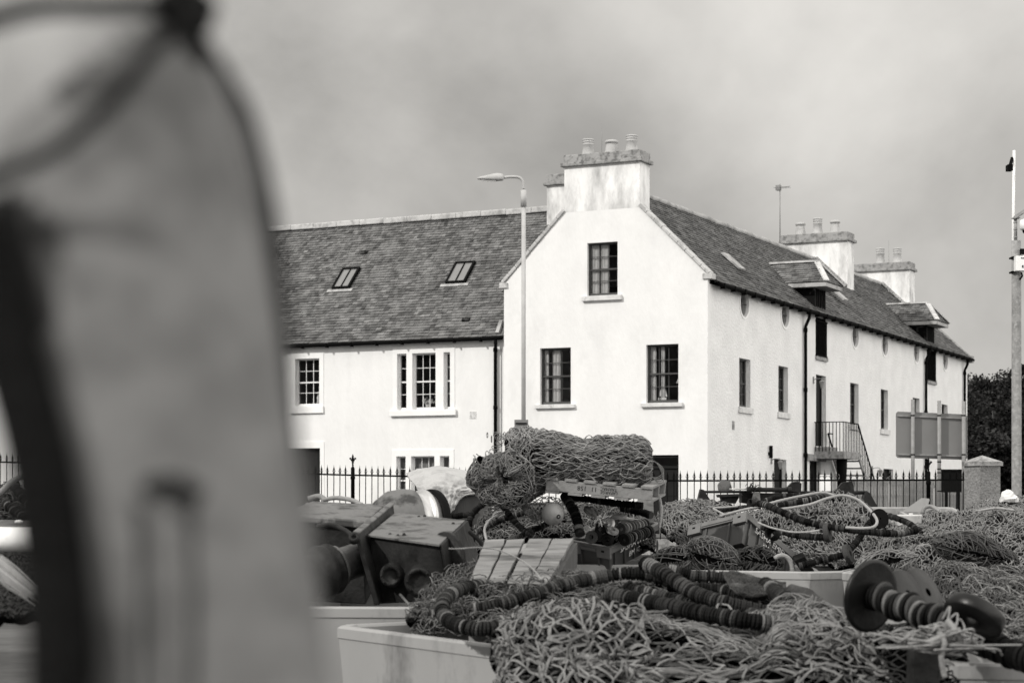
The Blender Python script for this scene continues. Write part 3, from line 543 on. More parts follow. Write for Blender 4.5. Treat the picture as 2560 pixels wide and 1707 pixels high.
def fence(label, pts, xs, posts, rail_drop=.21):
    """pts: list of (x, y of spike tips, depth)"""
    global PK
    def P(x):
        for (a, b) in zip(pts[:-1], pts[1:]):
            if x <= b[0] or b is pts[-1]:
                t = (x-a[0])/(b[0]-a[0]); A = at(a[0], a[1], a[2]); B = at(b[0], b[1], b[2])
                # perspective-correct position along the straight run
                u = (x-CX)/F; q = (u*A.y-A.x)/((B.x-A.x)-u*(B.y-A.y)); return A.lerp(B, q)
    b0 = P(xs[0]); fe = thing('iron_fence', label, 'fence', (b0.x, b0.y, .5), 0, 'black iron fences along the kerb')
    for x in xs:
        p = P(x)-V((0, 0, 1.47)); loc = p-V((b0.x, b0.y, .5))
        if PK is None:
            o = picket_mesh().build('picket', black_iron, fe, Matrix.Translation(WM[fe.name].translation)); o.location = loc; PK = o
        else:
            o = PK.copy(); C.objects.link(o); o.parent = fe; o.location = loc; WM[o.name] = WM[fe.name]
        o.rotation_euler = (rnd.uniform(-.008, .008), rnd.uniform(-.008, .008), 0)
    for x in posts:
        p = P(x); m = post_mesh(); m.build('post', black_iron, fe, Matrix.Translation(p-V((0, 0, 1.50))))
    m = MB(); R1 = [P(x)-V((0, 0, rail_drop)) for x in np.linspace(xs[0]-6, xs[-1]+6, 12)]
    for a, b in zip(R1[:-1], R1[1:]): m.beam(a, b, .012, .035)
    m.build('rail', black_iron, fe)
    m = MB()
    for a, b in zip(R1[:-1], R1[1:]): m.beam(a-V((0, 0, 1.0)), b-V((0, 0, 1.0)), .012, .035)
    m.build('lower_rail', black_iron, fe)
    m = MB()
    for a, b in zip(R1[:-1], R1[1:]): a = V((a.x, a.y, .35)); b = V((b.x, b.y, .35)); m.beam(a, b, .25, max(.1, 2*(R1[0].z-1.2-.35)))
    m.build('plinth', stone, fe)
fence('black spiked iron fence in front of the terraced house, seen left of the net roll', [(-40, 1129, 42.6), (140, 1134, 42.4), (803, 1160.5, 41), (1215, 1168, 39.6)], [1.5+i*15.11 for i in range(53)]+[803.5+i*15.25 for i in range(5)]+[898+i*15.65 for i in range(19)], [882])
xs = [1209+i*16.35 for i in range(27)]; x = 1651.
while x < 2418: xs.append(x); x += 16.9-.7*math.sin((x-1650)/770*PI)
fence('black spiked iron fence right of the net roll, ending at the roughcast pier', [(1200, 1168, 39.6), (1645, 1174.5, 38.2), (2000, 1174, 38.8), (2440, 1171.5, 37.6)], [q for q in xs if abs(q-2321) > 7], [2321])
# pale low railing in the street by the stair
LR = thing('low_railing', 'low pale paling behind the iron fence, below the outside stair', 'railing', tuple(at(2160, 1262, 66))); m0 = None
for i in range(46):
    a = at(2130, 1216, 62).lerp(at(2425, 1214, 70), i/45); zb_ = .35; o_ = V((a.x, a.y, zb_))
    if m0 is None:
        m = MB(); hh = a.z-zb_; m.box(-.022, .022, -.01, .01, 0, hh-.03); m.add([(-.022, 0, hh-.03), (.022, 0, hh-.03), (0, 0, hh+.04)], [(0, 1, 2)]); m0 = m.build('pale', galv, LR, Matrix.Translation(WM[LR.name].translation)); o = m0
    else: o = m0.copy(); C.objects.link(o); o.parent = LR; WM[o.name] = WM[LR.name]
    o.location = o_-WM[LR.name].translation
m = MB(); A_ = at(2128, 1236, 62.05); B_ = at(2427, 1234, 70.05); m.beam(A_, B_, .02, .05); m.beam(A_-V((0, 0, .6)), B_-V((0, 0, .6)), .02, .05); m.build('rail', galv, LR)
m = MB(); m.beam(at(2130, 1246, 69), at(2424, 1246, 75), .25, 1.35); tag(m.build('garden_wall', pebble), 'low rendered wall behind the pale paling', 'wall')
for i, (x, y) in enumerate(((2092, 1191), (2161, 1196), (2223, 1200), (2335, 1212))):
    p = at(x, y, 47); m = MB(); m.tube([V((p.x, p.y, .4)), V((p.x, p.y, p.z-.07))], .022, 6); m.tube([p+V((.065*math.cos(a), 0, .075*math.sin(a))) for a in np.linspace(0, 2*PI, 19)[:-1]], .007, 5, closed=True); m.tube([p+V((0, .065*math.cos(a), .075*math.sin(a))) for a in np.linspace(0, 2*PI, 19)[:-1]], .007, 5, closed=True)
    m.tube([p-V((0, 0, .075)), p+V((0, 0, .06))], .006, 5)
    tag(m.build('hoop_topped_post', galv), ('slim post with ring finial right of the white utility cabinet', 'ring topped post at the foot of the outside stair', 'ring topped post in front of the third ground floor door', 'ring topped post beside the big black notice board')[i], 'post', 'slim posts with ring finials')
# white cabinet and black board
p = at(2052, 1223, 52); q = at(2078, 1190, 52); m = MB(); m.box(p.x, q.x, 52, 52.3, .4, q.z); m.box(p.x-.02, q.x+.02, 51.98, 52.32, q.z, q.z+.03); tag(m.build('utility_cabinet', white_paint, bevel=.02), 'small white utility cabinet behind the iron fence', 'cabinet')
p = at(2354, 1230, 56); q = at(2409, 1177, 56); m = MB(); m.box(p.x, q.x, 56, 56.08, p.z, q.z); m.box(p.x-.04, q.x+.04, 55.97, 56.11, q.z, q.z+.05); m.box(p.x+.1, p.x+.18, 56.0, 56.07, .38, p.z); m.box(q.x-.18, q.x-.1, 56.0, 56.07, .38, p.z)
tag(m.build('notice_board', black_paint), 'solid black notice board behind the sign posts', 'board')
# ================================================================ STREET LAMP
d = 45.; base_ = V((at(1309, 1219, d).x, d, .5))
SL = thing('street_lamp', 'grey steel street lamp with a flat arm and LED head rising behind the net roll', 'street lamp', tuple(base_))
px = d/F; m = MB(); zc1 = at(0, 516, d).z; zc0 = at(0, 476, d).z
m.tube([base_, base_+V((0, 0, 1.3))], .085, 14); m.tube([base_+V((0, 0, 1.3)), V((base_.x, d, zc1))], .05, 14); m.build('pole', lamp_paint, SL)
m = MB(); m.tube([V((base_.x, d, zc1-.01)), V((base_.x, d, zc0))], .068, 14); m.build('collar', lamp_paint, SL)
za = at(0, 442.5, d).z; a_ = [V((base_.x, d, zc0-.05)), V((base_.x, d, za-.22)), V((base_.x-.03, d, za-.08)), V((base_.x-.12, d, za-.01)), V((base_.x-.3, d, za)), V((at(1254, 0, d).x, d, za-.02))]
m = MB(); m.tube(spline(a_, 6), .033, 12); m.build('arm', lamp_paint, SL)
x0, x1 = at(1193.6, 0, d).x, at(1259, 0, d).x; m = MB(); G = []
for t, hw, zt_, zb_ in ((0, .03, -.01, -.045), (.12, .09, .015, -.05), (.3, .12, .035, -.07), (.6, .13, .085, -.08), (.75, .12, .10, -.08), (.95, .10, .08, -.07), (1, .06, .06, -.06)):
    xx = x0+(x1-x0)*t; zm = za-.01; G.append([(xx, d-hw, zm+zb_*.6), (xx, d-hw*.6, zm+zt_*.8), (xx, d, zm+zt_), (xx, d+hw*.6, zm+zt_*.8), (xx, d+hw, zm+zb_*.6), (xx, d+hw*.7, zm+zb_), (xx, d, zm+zb_), (xx, d-hw*.7, zm+zb_)])
m.grid(G, wrap=True); n_ = len(m.v); m.f += [tuple(range(7, -1, -1)), tuple(range(n_-8, n_))]; m.m += [0, 0]; m.s += [False]*2; m.t += [1]*2
hd = m.build('lamp_head', lamp_paint, SL)
m = MB(); m.hexa([(x0+.1, d-.08, za-.085), (x0+.42, d-.1, za-.10), (x0+.42, d+.1, za-.10), (x0+.1, d+.08, za-.085)], [(x0+.1, d-.08, za-.05), (x0+.42, d-.1, za-.05), (x0+.42, d+.1, za-.05), (x0+.1, d+.08, za-.05)]); m.build('lens', glass_sky, hd)
p = at(1286, 1092, d); q = at(1320.5, 1049, d); m = MB(); m.box(p.x, q.x, d-.055-.012, d-.055, p.z, q.z); sg = m.build('road_sign', sign_back); tag(sg, 'small dark sign plate fixed behind the street lamp pole', 'sign')
m = MB(); [m.box(p.x+.03, q.x-.03, d-.09, d-.068, q.z-z, q.z-z+.03) for z in (.1, .32)]; m.build('bracket', black_iron, sg)
# ================================================================ CCTV POLE
d = 41.; X = lambda x: at(x, 0, d).x; Z = lambda y: at(0, y, d).z
CP = thing('camera_pole', 'tall galvanised pole carrying a white cabinet and dome camera at the right edge', 'pole', (X(2540.5), d, .5))
m = MB(); m.tube([(X(2541.5), d, .5), (X(2541.5), d, Z(1219)), (X(2541), d, Z(690)), (X(2540.5), d, Z(602))], [.105, .103, .098, .096], 18); m.build('pole', galv_pole, CP)
m = MB(); m.tube([(X(2539), d, Z(602)), (X(2538.5), d, Z(548))], .036, 10); [m.tube([(X(2538.6), d, Z(y)), (X(2538.6), d, Z(y+2))], .043, 10) for y in (556, 573, 592)]; m.build('stub_pole', galv_pole, CP)
m = MB(); m.beam((X(2533), d-.1, Z(546)), (X(2559), d-.25, Z(529)), .06, .06); m.box(X(2530), X(2547), d-.12, d+.05, Z(547.5), Z(545)); m.build('bracket', galv_pole, CP)
m = MB(); T = Matrix.Translation(V((X(2562), d-.25, Z(579)))); m.lathe([(.13, 0), (.17, .02), (.165, .2), (.05, .24), (.05, .42)], T, 20); cm_ = m.build('dome_camera', white_paint, CP); m = MB(); m.sphere((X(2562), d-.25, Z(580)), .115, sc=(1, 1, .8)); m.build('lens_dome', black_paint, cm_)
m = MB(); m.box(X(2531), X(2571), d-.30, d-.115, Z(681), Z(644)); cb = m.build('cabinet', white_paint, CP, bevel=.012); m = MB(); m.box(X(2543), X(2552), d-.312, d-.301, Z(650), Z(648.5)); m.box(X(2546), X(2549), d-.312, d-.301, Z(673), Z(667)); m.build('lock', black_iron, cb)
m = MB(); [m.box(X(2526), X(2535), d-.13, d+.12, Z(y+4), Z(y)) for y in (643, 679)]; m.build('clamp', black_iron, CP)
m = MB(); m.box(X(2546), X(2557), d-.17, d-.1, Z(638), Z(624)); m.tube([(X(2551), d-.13, Z(640)), (X(2549), d-.13, Z(652))], .015, 6); m.tube([(X(2549), d-.14, Z(683)), (X(2551), d-.15, Z(692)), (X(2545), d-.13, Z(701))], .02, 8); m.build('junction_box', black_paint, CP)
m = MB(); m.tube([(X(2547.5), d+.45, .5), (X(2547), d+.45, Z(530)), (X(2549), d+.45, Z(367))], .03, 10); mast = m.build('mast', white_paint); tag(mast, 'slim white mast standing behind the camera pole', 'mast')
m = MB(); m.beam((X(2543), d+.4, Z(388)), (X(2529), d+.2, Z(419)), .05, .07); m.box(X(2523), X(2536), d+.1, d+.3, Z(424), Z(409)); m.build('bracket_arm', black_iron, mast)
# ================================================================ SIGN BOARD seen from behind
d = 43.; SG = thing('road_sign', 'large blank-backed road sign on three steel posts, seen from behind', 'sign', (at(2347, 0, d).x, d, .5))
for x, yt in ((2282, 998), (2348, 1001), (2409, 1003)):
    xx = at(x, 0, d).x; m = MB(); m.tube([(xx, d, .5), (xx, d, at(0, yt, d).z)], .041, 12); m.build('post', galv, SG)
zt0, zt1, zb0, zb1 = (at(0, y, d).z for y in (1028, 1035, 1144, 1149)); xa, xb = at(2241.5, 0, d).x, at(2420.5, 0, d).x
m = MB(); ch_ = .04
def pl(yo): return [(xa+ch_, yo, zb0), (xb-ch_, yo+.02, zb1), (xb, yo+.02, zb1+ch_), (xb, yo+.02, zt1-ch_), (xb-ch_, yo+.02, zt1), (xa+ch_, yo, zt0), (xa, yo, zt0-ch_), (xa, yo, zb0+ch_)]
m.hexa(pl(d+.075), pl(d+.085)); m.build('sign_panel', sign_back, SG)
for za_, zb_ in ((zt0-.09, zt1-.09), (zb0+.08, zb1+.08)): m = MB(); m.beam((xa+.03, d+.06, za_), (xb-.03, d+.07, zb_), .03, .035); m.build('channel', galv, SG)
m = MB()
for x in (2282, 2348, 2409):
    xx = at(x, 0, d).x
    for z in (zt0-.09, zb0+.07): m.tube([(xx, d, z-.014), (xx, d, z+.014)], .046, 12)
for z in (1154, 1172, 1181, 1227): xx = at(2348, 0, d).x; m.tube([(xx, d, at(0, z, d).z-.012), (xx, d, at(0, z, d).z+.012)], .047, 12)
m.build('clip', black_iron, SG)
# ================================================================ ROUGHCAST PIER
d = 36.5; x0, x1 = at(2447, 0, d).x, at(2506, 0, d).x; zt_ = at(0, 1164, d).z
PR = thing('gate_pier', 'roughcast gate pier with pyramidal stone cap at the end of the iron fence', 'pier', ((x0+x1)/2, d+.3, .5))
PM = Matrix.Translation(V((x0+.02, d, 0))) @ Matrix.Rotation(math.radians(24), 4, 'Z'); wq = (x1-x0)
m = MB(); m.box(0, wq+.03, 0, wq+.03, .4, zt_); m.build('shaft', pebble, PR, PM)
m = MB(); zz = zt_; e = .035; w2 = wq+.03; c_ = (w2/2, w2/2, zz+.2)
m.box(-e, w2+e, -e, w2+e, zz+.001, zz+.075); m.add([(-e, -e, zz+.077), (w2+e, -e, zz+.077), (w2+e, w2+e, zz+.077), (-e, w2+e, zz+.077), c_], [(0, 1, 4), (1, 2, 4), (2, 3, 4), (3, 0, 4)]); m.build('cap', stone, PR, PM)
# ================================================================ HILL and trees at the right edge
def hz(x, y):
    s_ = max(0., min(1., (x-20)/80)); return .38+9.5*(s_*s_*(3-2*s_))*max(0, min(1, (y-140)/60))
m = MB(); m.grid([[(x, y, hz(x, y)-(.3 if hz(x, y) < .5 else 0)) for x in np.linspace(20, 260, 40)] for y in np.linspace(130, 420, 40)]); m.build('hill', hillm)['kind'] = 'structure'
rl = np.random.RandomState(5)
def leaves(mb, cs, rs, n, size, flat=.7):
    k = len(cs); cs = np.asarray(cs, float); rs = np.asarray(rs, float); i = rl.choice(k, n, p=rs**2/np.sum(rs**2)); dr = rl.randn(n, 3); dr /= np.linalg.norm(dr, axis=1, keepdims=True)
    P = cs[i]+dr*(rs[i]*rl.uniform(.72, 1.06, n))[:, None]*np.array([1, 1, flat]); a = rl.randn(n, 3); a /= np.linalg.norm(a, axis=1, keepdims=True); b = np.cross(a, rl.randn(n, 3)); b /= np.maximum(np.linalg.norm(b, axis=1, keepdims=True), 1e-6)
    s_ = size*rl.uniform(.6, 1.4, n)[:, None]; Q = np.stack([P-a*s_-b*s_*.5, P+a*s_-b*s_*.5, P+a*s_*.8+b*s_*.6, P-a*s_*.8+b*s_*.6], 1)
    o = len(mb.v); mb.v.extend(map(tuple, Q.reshape(-1, 3))); mb.f.extend([(o+4*j, o+4*j+1, o+4*j+2, o+4*j+3) for j in range(n)]); mi = rl.choice(3, k, p=[.45, .35, .2])[i]; mb.m.extend(((mi+(rl.rand(n) < .15)) % 3).tolist()); mb.s.extend([False]*n); mb.t.extend([1.]*n)
def tree(x, ytop, d, h, wd, label, conif=False, n=2600):
    top = at(x, ytop, d); b = V((top.x, top.y, top.z-h)); t = thing('tree', label, 'tree', tuple(b), 0, 'trees on the hillside')
    m = MB(); m.tube([b, b+V((.1, 0, h*.5)), b+V((0, .1, h*.93))], [h*.03, h*.02, h*.004], 7)
    for i in range(5): a = rl.rand()*6.28; z = h*(.4+.1*i); m.tube([b+V((0, 0, z)), b+V((math.cos(a)*wd*.3, math.sin(a)*wd*.3, z+h*.1))], [h*.012, h*.003], 5)
    m.build('trunk', bark, t); cs, rs = [], []
    for i in range(26):
        f = rl.rand(); rr = wd*.5*((1-f)*.85+.1 if conif else math.sqrt(max(.05, 1-(2*f-1)**2))*.85); a = rl.rand()*6.28; q = math.sqrt(rl.rand())*rr
        cs.append((b.x+q*math.cos(a), b.y+q*math.sin(a), b.z+h*(.28+.68*f))); rs.append(wd*rl.uniform(.10, .2)*(.7 if conif else 1))
    m = MB(); leaves(m, cs, rs, n*2, .12, .45 if conif else .8); m.build('crown', leaf, t)
tl = [('dark spreading pine, tallest on the hill beside the house corner', 2470, 916, 170, 12, 6.5, True), ('dark bushy tree below the pine at the house corner', 2432, 1000, 160, 7, 5, False), ('rounded tree just left of the camera pole', 2512, 935, 172, 9, 6, False), ('ragged tree behind the camera pole at the skyline', 2552, 906, 178, 10, 6.5, True),
      ('large rounded tree halfway down the hill', 2482, 1010, 150, 7, 6, False), ('low dark tree behind the roughcast pier', 2452, 1085, 140, 6, 5, False), ('tree low on the hill between pier and camera pole', 2516, 1072, 142, 6.5, 5.5, False), ('small tree against the house wall, on the skyline', 2424, 958, 176, 6, 4, True), ('bushy tree at the right edge halfway down', 2562, 1040, 150, 7, 6, False), ('wide tree beyond the right edge on the skyline', 2600, 930, 176, 9, 7, False)]
for lb, x, y, d, h, wd, cf in tl: tree(x, y, d, h, wd, lb, cf)
m = MB(); cs = []; rs = []
for i in range(420):
    d = rl.uniform(138, 176); x = rl.uniform(2395, 2680); y = 1190-(d-138)/38*215+rl.uniform(-12, 12); p = at(x, y, d); cs.append(tuple(p)); rs.append(rl.choice([.6, 1., 1.8, 2.4]))
leaves(m, cs, rs, 60000, .13, .8); tag(m.build('woodland', leaf), kind='stuff', label='dense dark woodland covering the hillside', cat='woodland')
#__CLUTTER__
# ================================================================ CLUTTER: surfaces, nets, disc ropes
class Surf:
    def __init__(s, rows, nu=90, nv=50, lump=.03, seed=0, freq=9., raw=None, wrapu=False, wrapv=False):
        rs = np.random.RandomState(seed); s.rs = rs
        if raw is not None: G = raw
        else:
            R0 = []
            for r in rows:
                P = np.array([tuple(at(*p)) for p in r]); P = spline([V(q) for q in P], 8) if len(P) > 2 else P
                R0.append(resample(P, 1e9) if 0 else np.stack([np.interp(np.linspace(0, 1, nu), np.linspace(0, 1, len(P)), P[:, k]) for k in range(3)], 1))
            A = np.array(R0); G = np.zeros((nv, nu, 3)); tt = np.linspace(0, 1, len(R0)*6)
            for j in range(nu):
                c = spline([V(q) for q in A[:, j]], 6) if len(A) > 2 else A[:, j]
                for k in range(3): G[:, j, k] = np.interp(np.linspace(0, 1, nv), np.linspace(0, 1, len(c)), c[:, k])
        s.G = G; s.normals()
        if lump:
            n = np.zeros(G.shape[:2])
            for o in range(9):
                d = rs.randn(3); d /= np.linalg.norm(d); f = freq*rs.uniform(.6, 2.6); w_ = (G @ d)*f+rs.rand()*6.3; d2 = rs.randn(3); w2 = (G @ d2)*f*.5
                n += (1-2*np.abs(np.sin(w_+1.3*np.sin(w2))))*(1.0/(1+f/freq))
            s.G = G+s.N*(n*lump)[..., None]; s.normals()
    def normals(s):
        G = s.G; a = np.gradient(G, axis=1); b = np.gradient(G, axis=0); N = np.cross(a, b); N /= np.maximum(np.linalg.norm(N, axis=2, keepdims=True), 1e-9)
        ref = np.array([0, -.75, .65]); 
        if (N @ ref).mean() < 0: N = -N
        s.N = N
    def __call__(s, u, v):
        nv, nu = s.G.shape[:2]; x = np.clip(np.asarray(u), 0, 1)*(nu-1); y = np.clip(np.asarray(v), 0, 1)*(nv-1); i = np.minimum(x.astype(int), nu-2); j = np.minimum(y.astype(int), nv-2); fx = (x-i)[..., None]; fy = (y-j)[..., None]
        f = lambda A: A[j, i]*(1-fx)*(1-fy)+A[j, i+1]*fx*(1-fy)+A[j+1, i]*(1-fx)*fy+A[j+1, i+1]*fx*fy
        return f(s.G), f(s.N)
    def size(s):
        G = s.G; return (np.linalg.norm(np.diff(G, axis=1), axis=2).sum(1).mean(), np.linalg.norm(np.diff(G, axis=0), axis=2).sum(0).mean())
def wav(rs, k=4, f=3.):
    A = rs.randn(k, 2)*f; ph = rs.rand(k)*6.3; return lambda u, v: sum(np.sin(A[i, 0]*u+A[i, 1]*v+ph[i]) for i in range(k))/k
def net(mb, S, bar=.07, r=.005, seed=0, mi=0, warp=.05, lift=.01, stretch=1., n=4, sub=3, sag=.012, keep=1., knot=1.9, window_=(0, 1, 0, 1), double=False):
    rs = np.random.RandomState(seed); W, Hh = S.size(); u0, u1, v0, v1 = window_; nu = max(3, int(W*(u1-u0)/(bar*.9/stretch**.5))); nv = max(3, int(Hh*(v1-v0)/(bar*.55*stretch**.5)))
    wu, wv, wl = wav(rs, 5, 6.), wav(rs, 5, 6.), wav(rs, 6, 14.); wu2, wv2 = wav(rs, 5, 17.), wav(rs, 5, 17.)
    J = rs.randn(nv+1, nu+2, 2)*.16
    def node(i, j):
        ii = i+J[j, i % (nu+2), 0]; jj = j+J[j, i % (nu+2), 1]; u = u0+(u1-u0)*(ii+.5*(j % 2)-.3)/nu; v = v0+(v1-v0)*jj/nv; return u+warp*(wu(u, v)+.12*wu2(u, v)), v+warp*(wv(u, v)+.12*wv2(u, v))
    for i in range(nu+1):
        for side in (0, 1):
            us, vs, kn = [], [], []
            for j in range(nv+1):
                if side == 0: a = i
                else: a = i-1 if j % 2 else i
                if a < 0: a = 0
                x, y = node(a, j); us.append(x); vs.append(y)
            us = np.array(us); vs = np.array(vs); t = np.arange(len(us)); tt = np.linspace(0, len(us)-1, (len(us)-1)*sub+1)
            if keep < 1:
                m_ = rs.rand(len(us)) < keep
            U = np.interp(tt, t, us); Vv = np.interp(tt, t, vs); P, Nn = S(U, Vv)
            fr = np.abs((tt % 1)-.5)*2; h = lift*(1+wl(U, Vv))+sag*(1-fr**2)*np.repeat(rs.randn(len(us)), sub)[:len(tt)]
            side_ = np.repeat(rs.randn(len(us), 3), sub, 0)[:len(tt)]*sag*.5
            P = P+Nn*(np.maximum(h, -r)+r)[:, None]+side_*(1-fr**2)[:, None]
            R = r*np.where(fr > .99, knot, 1.)*rs.uniform(.85, 1.15, len(tt)); ok = (U > -.0) & (U < 1.) & (Vv > 0) & (Vv < 1.)
            k = 0
            while k < len(P):
                if not ok[k]: k += 1; continue
                e = k
                while e < len(P) and ok[e]: e += 1
                if e-k > 2 and (keep >= 1 or rs.rand() < keep):
                    if not double: mb.tube(P[k:e], R[k:e], n, mi, True, False)
                    else:
                        Q = P[k:e]; Tg = np.gradient(Q, axis=0); sd = np.cross(Tg, Nn[k:e]); sd /= np.maximum(np.linalg.norm(sd, axis=1, keepdims=True), 1e-6); o_ = sd*(r*1.15*(1-fr[k:e]**6))[:, None]
                        [mb.tube(Q+o_*q_*1.5+Nn[k:e]*(r*.8*rs.randn()), R[k:e]*(1 if q_ else 1.1), n, mi, True, False) for q_ in (-1, 0, 1)]
                k = e
def tangle(mb, S, n=100, length=.6, r=.005, seed=0, mi=0, dirn=None, wob=2.5, lift=.02, ns=4, loops=.0, window_=(0, 1, 0, 1)):
    rs = np.random.RandomState(seed); W, Hh = S.size(); st = .018; k = max(4, int(length/st))
    for i in range(n):
        u = rs.uniform(window_[0], window_[1]); v = rs.uniform(window_[2], window_[3]); a = (rs.rand()*6.28 if dirn is None else dirn+rs.randn()*.3); kk = max(4, int(k*rs.uniform(.4, 1.3)))
        cur = np.cumsum(rs.randn(kk)*wob*st*4)+rs.randn()*loops; ang = a+np.cumsum(cur*st*3) if dirn is None else a+.7*np.sin(np.cumsum(rs.randn(kk)*.35))
        U = u+np.cumsum(np.cos(ang))*st/W; Vv = v+np.cumsum(np.sin(ang))*st/Hh; ok = (U > 0) & (U < 1) & (Vv > 0) & (Vv < 1)
        if ok.sum() < 4: continue
        e = len(U) if ok.all() else int(np.argmin(ok)); 
        if e < 4: continue
        P, Nn = S(U[:e], Vv[:e]); h = lift*np.abs(np.sin(np.linspace(0, rs.uniform(2, 7), e)+rs.rand()*3)); P = P+Nn*(h+r)[:, None]
        mb.tube(P, r*rs.uniform(.8, 1.25), ns, mi, True, False)
def fold(mb, S, uv, R_, n=24, r=.0035, seed=0, mi=0, tw=1.5, ns=4):
    """a gathered, ropey fold of netting lying along a path on the surface"""
    rs = np.random.RandomState(seed); Q = spline([V((a, b, 0)) for a, b in uv], 14); P, Nn = S(Q[:, 0], Q[:, 1]); T = np.gradient(P, axis=0); T /= np.maximum(np.linalg.norm(T, axis=1, keepdims=True), 1e-6); Sd = np.cross(T, Nn); k = len(P); t = np.linspace(0, 1, k)
    env = R_*(.55+.45*np.abs(np.sin(t*PI*rs.uniform(2.5, 4)+rs.rand()*3)))
    for i in range(n):
        ph = rs.rand()*6.28; rr = env*(.5+.5*rs.rand()**.5); a = ph+tw*2*PI*t*rs.uniform(.6, 1.2)+.5*np.sin(t*rs.uniform(8, 20)+ph); a0 = int(rs.rand()*.5*k); a1 = min(k, a0+int(k*rs.uniform(.35, .9)))
        pp = P+Nn*(env*.6+np.sin(a)*rr)[:, None]+Sd*(np.cos(a)*rr*1.2)[:, None]
        if a1-a0 > 4: mb.tube(pp[a0:a1], r*rs.uniform(.85, 1.2), ns, mi if rs.rand() < .7 else max(1, mi-1), True, False)
def heap(name, label, cat, S, layers, mats, group=None, core=None, inset=.02, kind=None):
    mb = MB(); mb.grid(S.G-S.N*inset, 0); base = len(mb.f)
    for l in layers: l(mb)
    o = mb.build(name, [core or net_gap_shade]+list(mats)); return tag(o, label, cat, group, kind)
def disc_rope(label, pts, r, seed=0, group='rubber disc ropes on the nets', pitch=.0155, w=(2, 4, 5, 3, 1), n=14, flange=()):
    rs = np.random.RandomState(seed); P = resample(spline([at(*p) for p in pts], 14), pitch); T = np.gradient(P, axis=0); T /= np.linalg.norm(T, axis=1, keepdims=True); ref = np.array([0, 0, 1.]); A = np.cross(T, ref); A /= np.maximum(np.linalg.norm(A, axis=1, keepdims=True), 1e-6); B = np.cross(A, T)
    mb = MB(); w = np.array(w, float)/sum(w); an = np.arange(n)*2*PI/n; ph = 0
    mb.tube(P, r*.72, 8, 0)
    run = 0; ci = 2
    for i in range(len(P)):
        if run <= 0: run = rs.randint(1, 6); ci = rs.choice(5, p=w)
        run -= 1; c = ci if rs.rand() < .7 else rs.choice(5, p=w); rr = r*rs.uniform(.9, 1.06); tl_ = T[i]+rs.randn(3)*.06; tl_ /= np.linalg.norm(tl_); h = pitch*.42; off = A[i]*rs.randn()*r*.04+B[i]*rs.randn()*r*.04
        a_ = np.cross(tl_, B[i]); a_ /= np.linalg.norm(a_); b_ = np.cross(a_, tl_); vs = []
        for q, k in ((-h, .93), (-h*.6, 1), (h*.6, 1), (h, .93)):
            for x in an: vs.append(tuple(P[i]+off+tl_*q+a_*math.cos(x)*rr*k+b_*math.sin(x)*rr*k))
        fs = [(m_*n+j, m_*n+(j+1) % n, (m_+1)*n+(j+1) % n, (m_+1)*n+j) for m_ in range(3) for j in range(n)]+[tuple(range(n-1, -1, -1)), tuple(3*n+j for j in range(n))]
        mb.add(vs, fs, c, False)
    return tag(mb.build('disc_rope', rub), label, 'disc rope', group)
def rope(name, label, cat, pts, r, m, group=None, twist=True, n=10, k=14, part=None):
    P = resample(spline([at(*p) for p in pts], k), r*.9); mb = MB()
    bump = (lambda i, a: 1+.16*np.abs(np.sin(1.5*a+i*.55))) if twist else None
    mb.tube(P, r*.92, n, 0, True, True, bump=bump); o = mb.build(name, m, part)
    return tag(o, label, cat, group) if part is None else o
def orient(o, x, y, z=None):
    x = V(x).normalized(); y = V(y); z = x.cross(y).normalized(); y = z.cross(x).normalized(); return Matrix(((x.x, y.x, z.x, o[0]), (x.y, y.y, z.y, o[1]), (x.z, y.z, z.z, o[2]), (0, 0, 0, 1)))
def axisM(o, z, ref=(0, 0, 1)):
    z = V(z).normalized(); x = V(ref).cross(z)
    if x.length < .01: x = V((1, 0, 0)).cross(z)
    x.normalize(); y = z.cross(x); return Matrix(((x.x, y.x, z.x, o[0]), (x.y, y.y, z.y, o[1]), (x.z, y.z, z.z, o[2]), (0, 0, 0, 1)))
# ---------------------------------------------------------------- plastic fish tubs
def tub(label, c, rz, lx, ly, zt, h=.78, z0=None, m=None, ch=.13):
    def oct_(e, s_=1.): a, b, k = lx/2*s_+e, ly/2*s_+e, ch; return [(-a+k, -b), (a-k, -b), (a, -b+k), (a, b-k), (a-k, b), (-a+k, b), (-a, b-k), (-a, -b+k)]
    M = Matrix.Translation(V((c[0], c[1], zt-h))) @ Matrix.Rotation(rz, 4, 'Z'); t = thing('fish_tub', label, 'tub', tuple(M.translation), rz, 'plastic fish tubs on the quay'); m = m or tub_m
    mb = MB(); rings = [(-.05, .10), (-.007, h-.07), (.0, h-.065), (.0, h-.012), (-.012, h), (-.05, h), (-.06, h-.015), (-.10, .16)]
    mb.grid([[(x, y, z) for x, y in oct_(e)] for e, z in rings], wrap=True, sm=False); n = len(mb.v); mb.f += [tuple(range(n-8, n)), tuple(range(7, -1, -1))]; mb.m += [0, 0]; mb.s += [False]*2; mb.t += [1]*2
    mb.build('body', m, t, M); f = MB()
    for s_ in (-1, 0, 1): f.box(-lx/2+.08, lx/2-.08, s_*(ly/2-.12)-.07, s_*(ly/2-.12)+.07, 0, .099)
    f.build('runner', tub_dark, t, M); return t
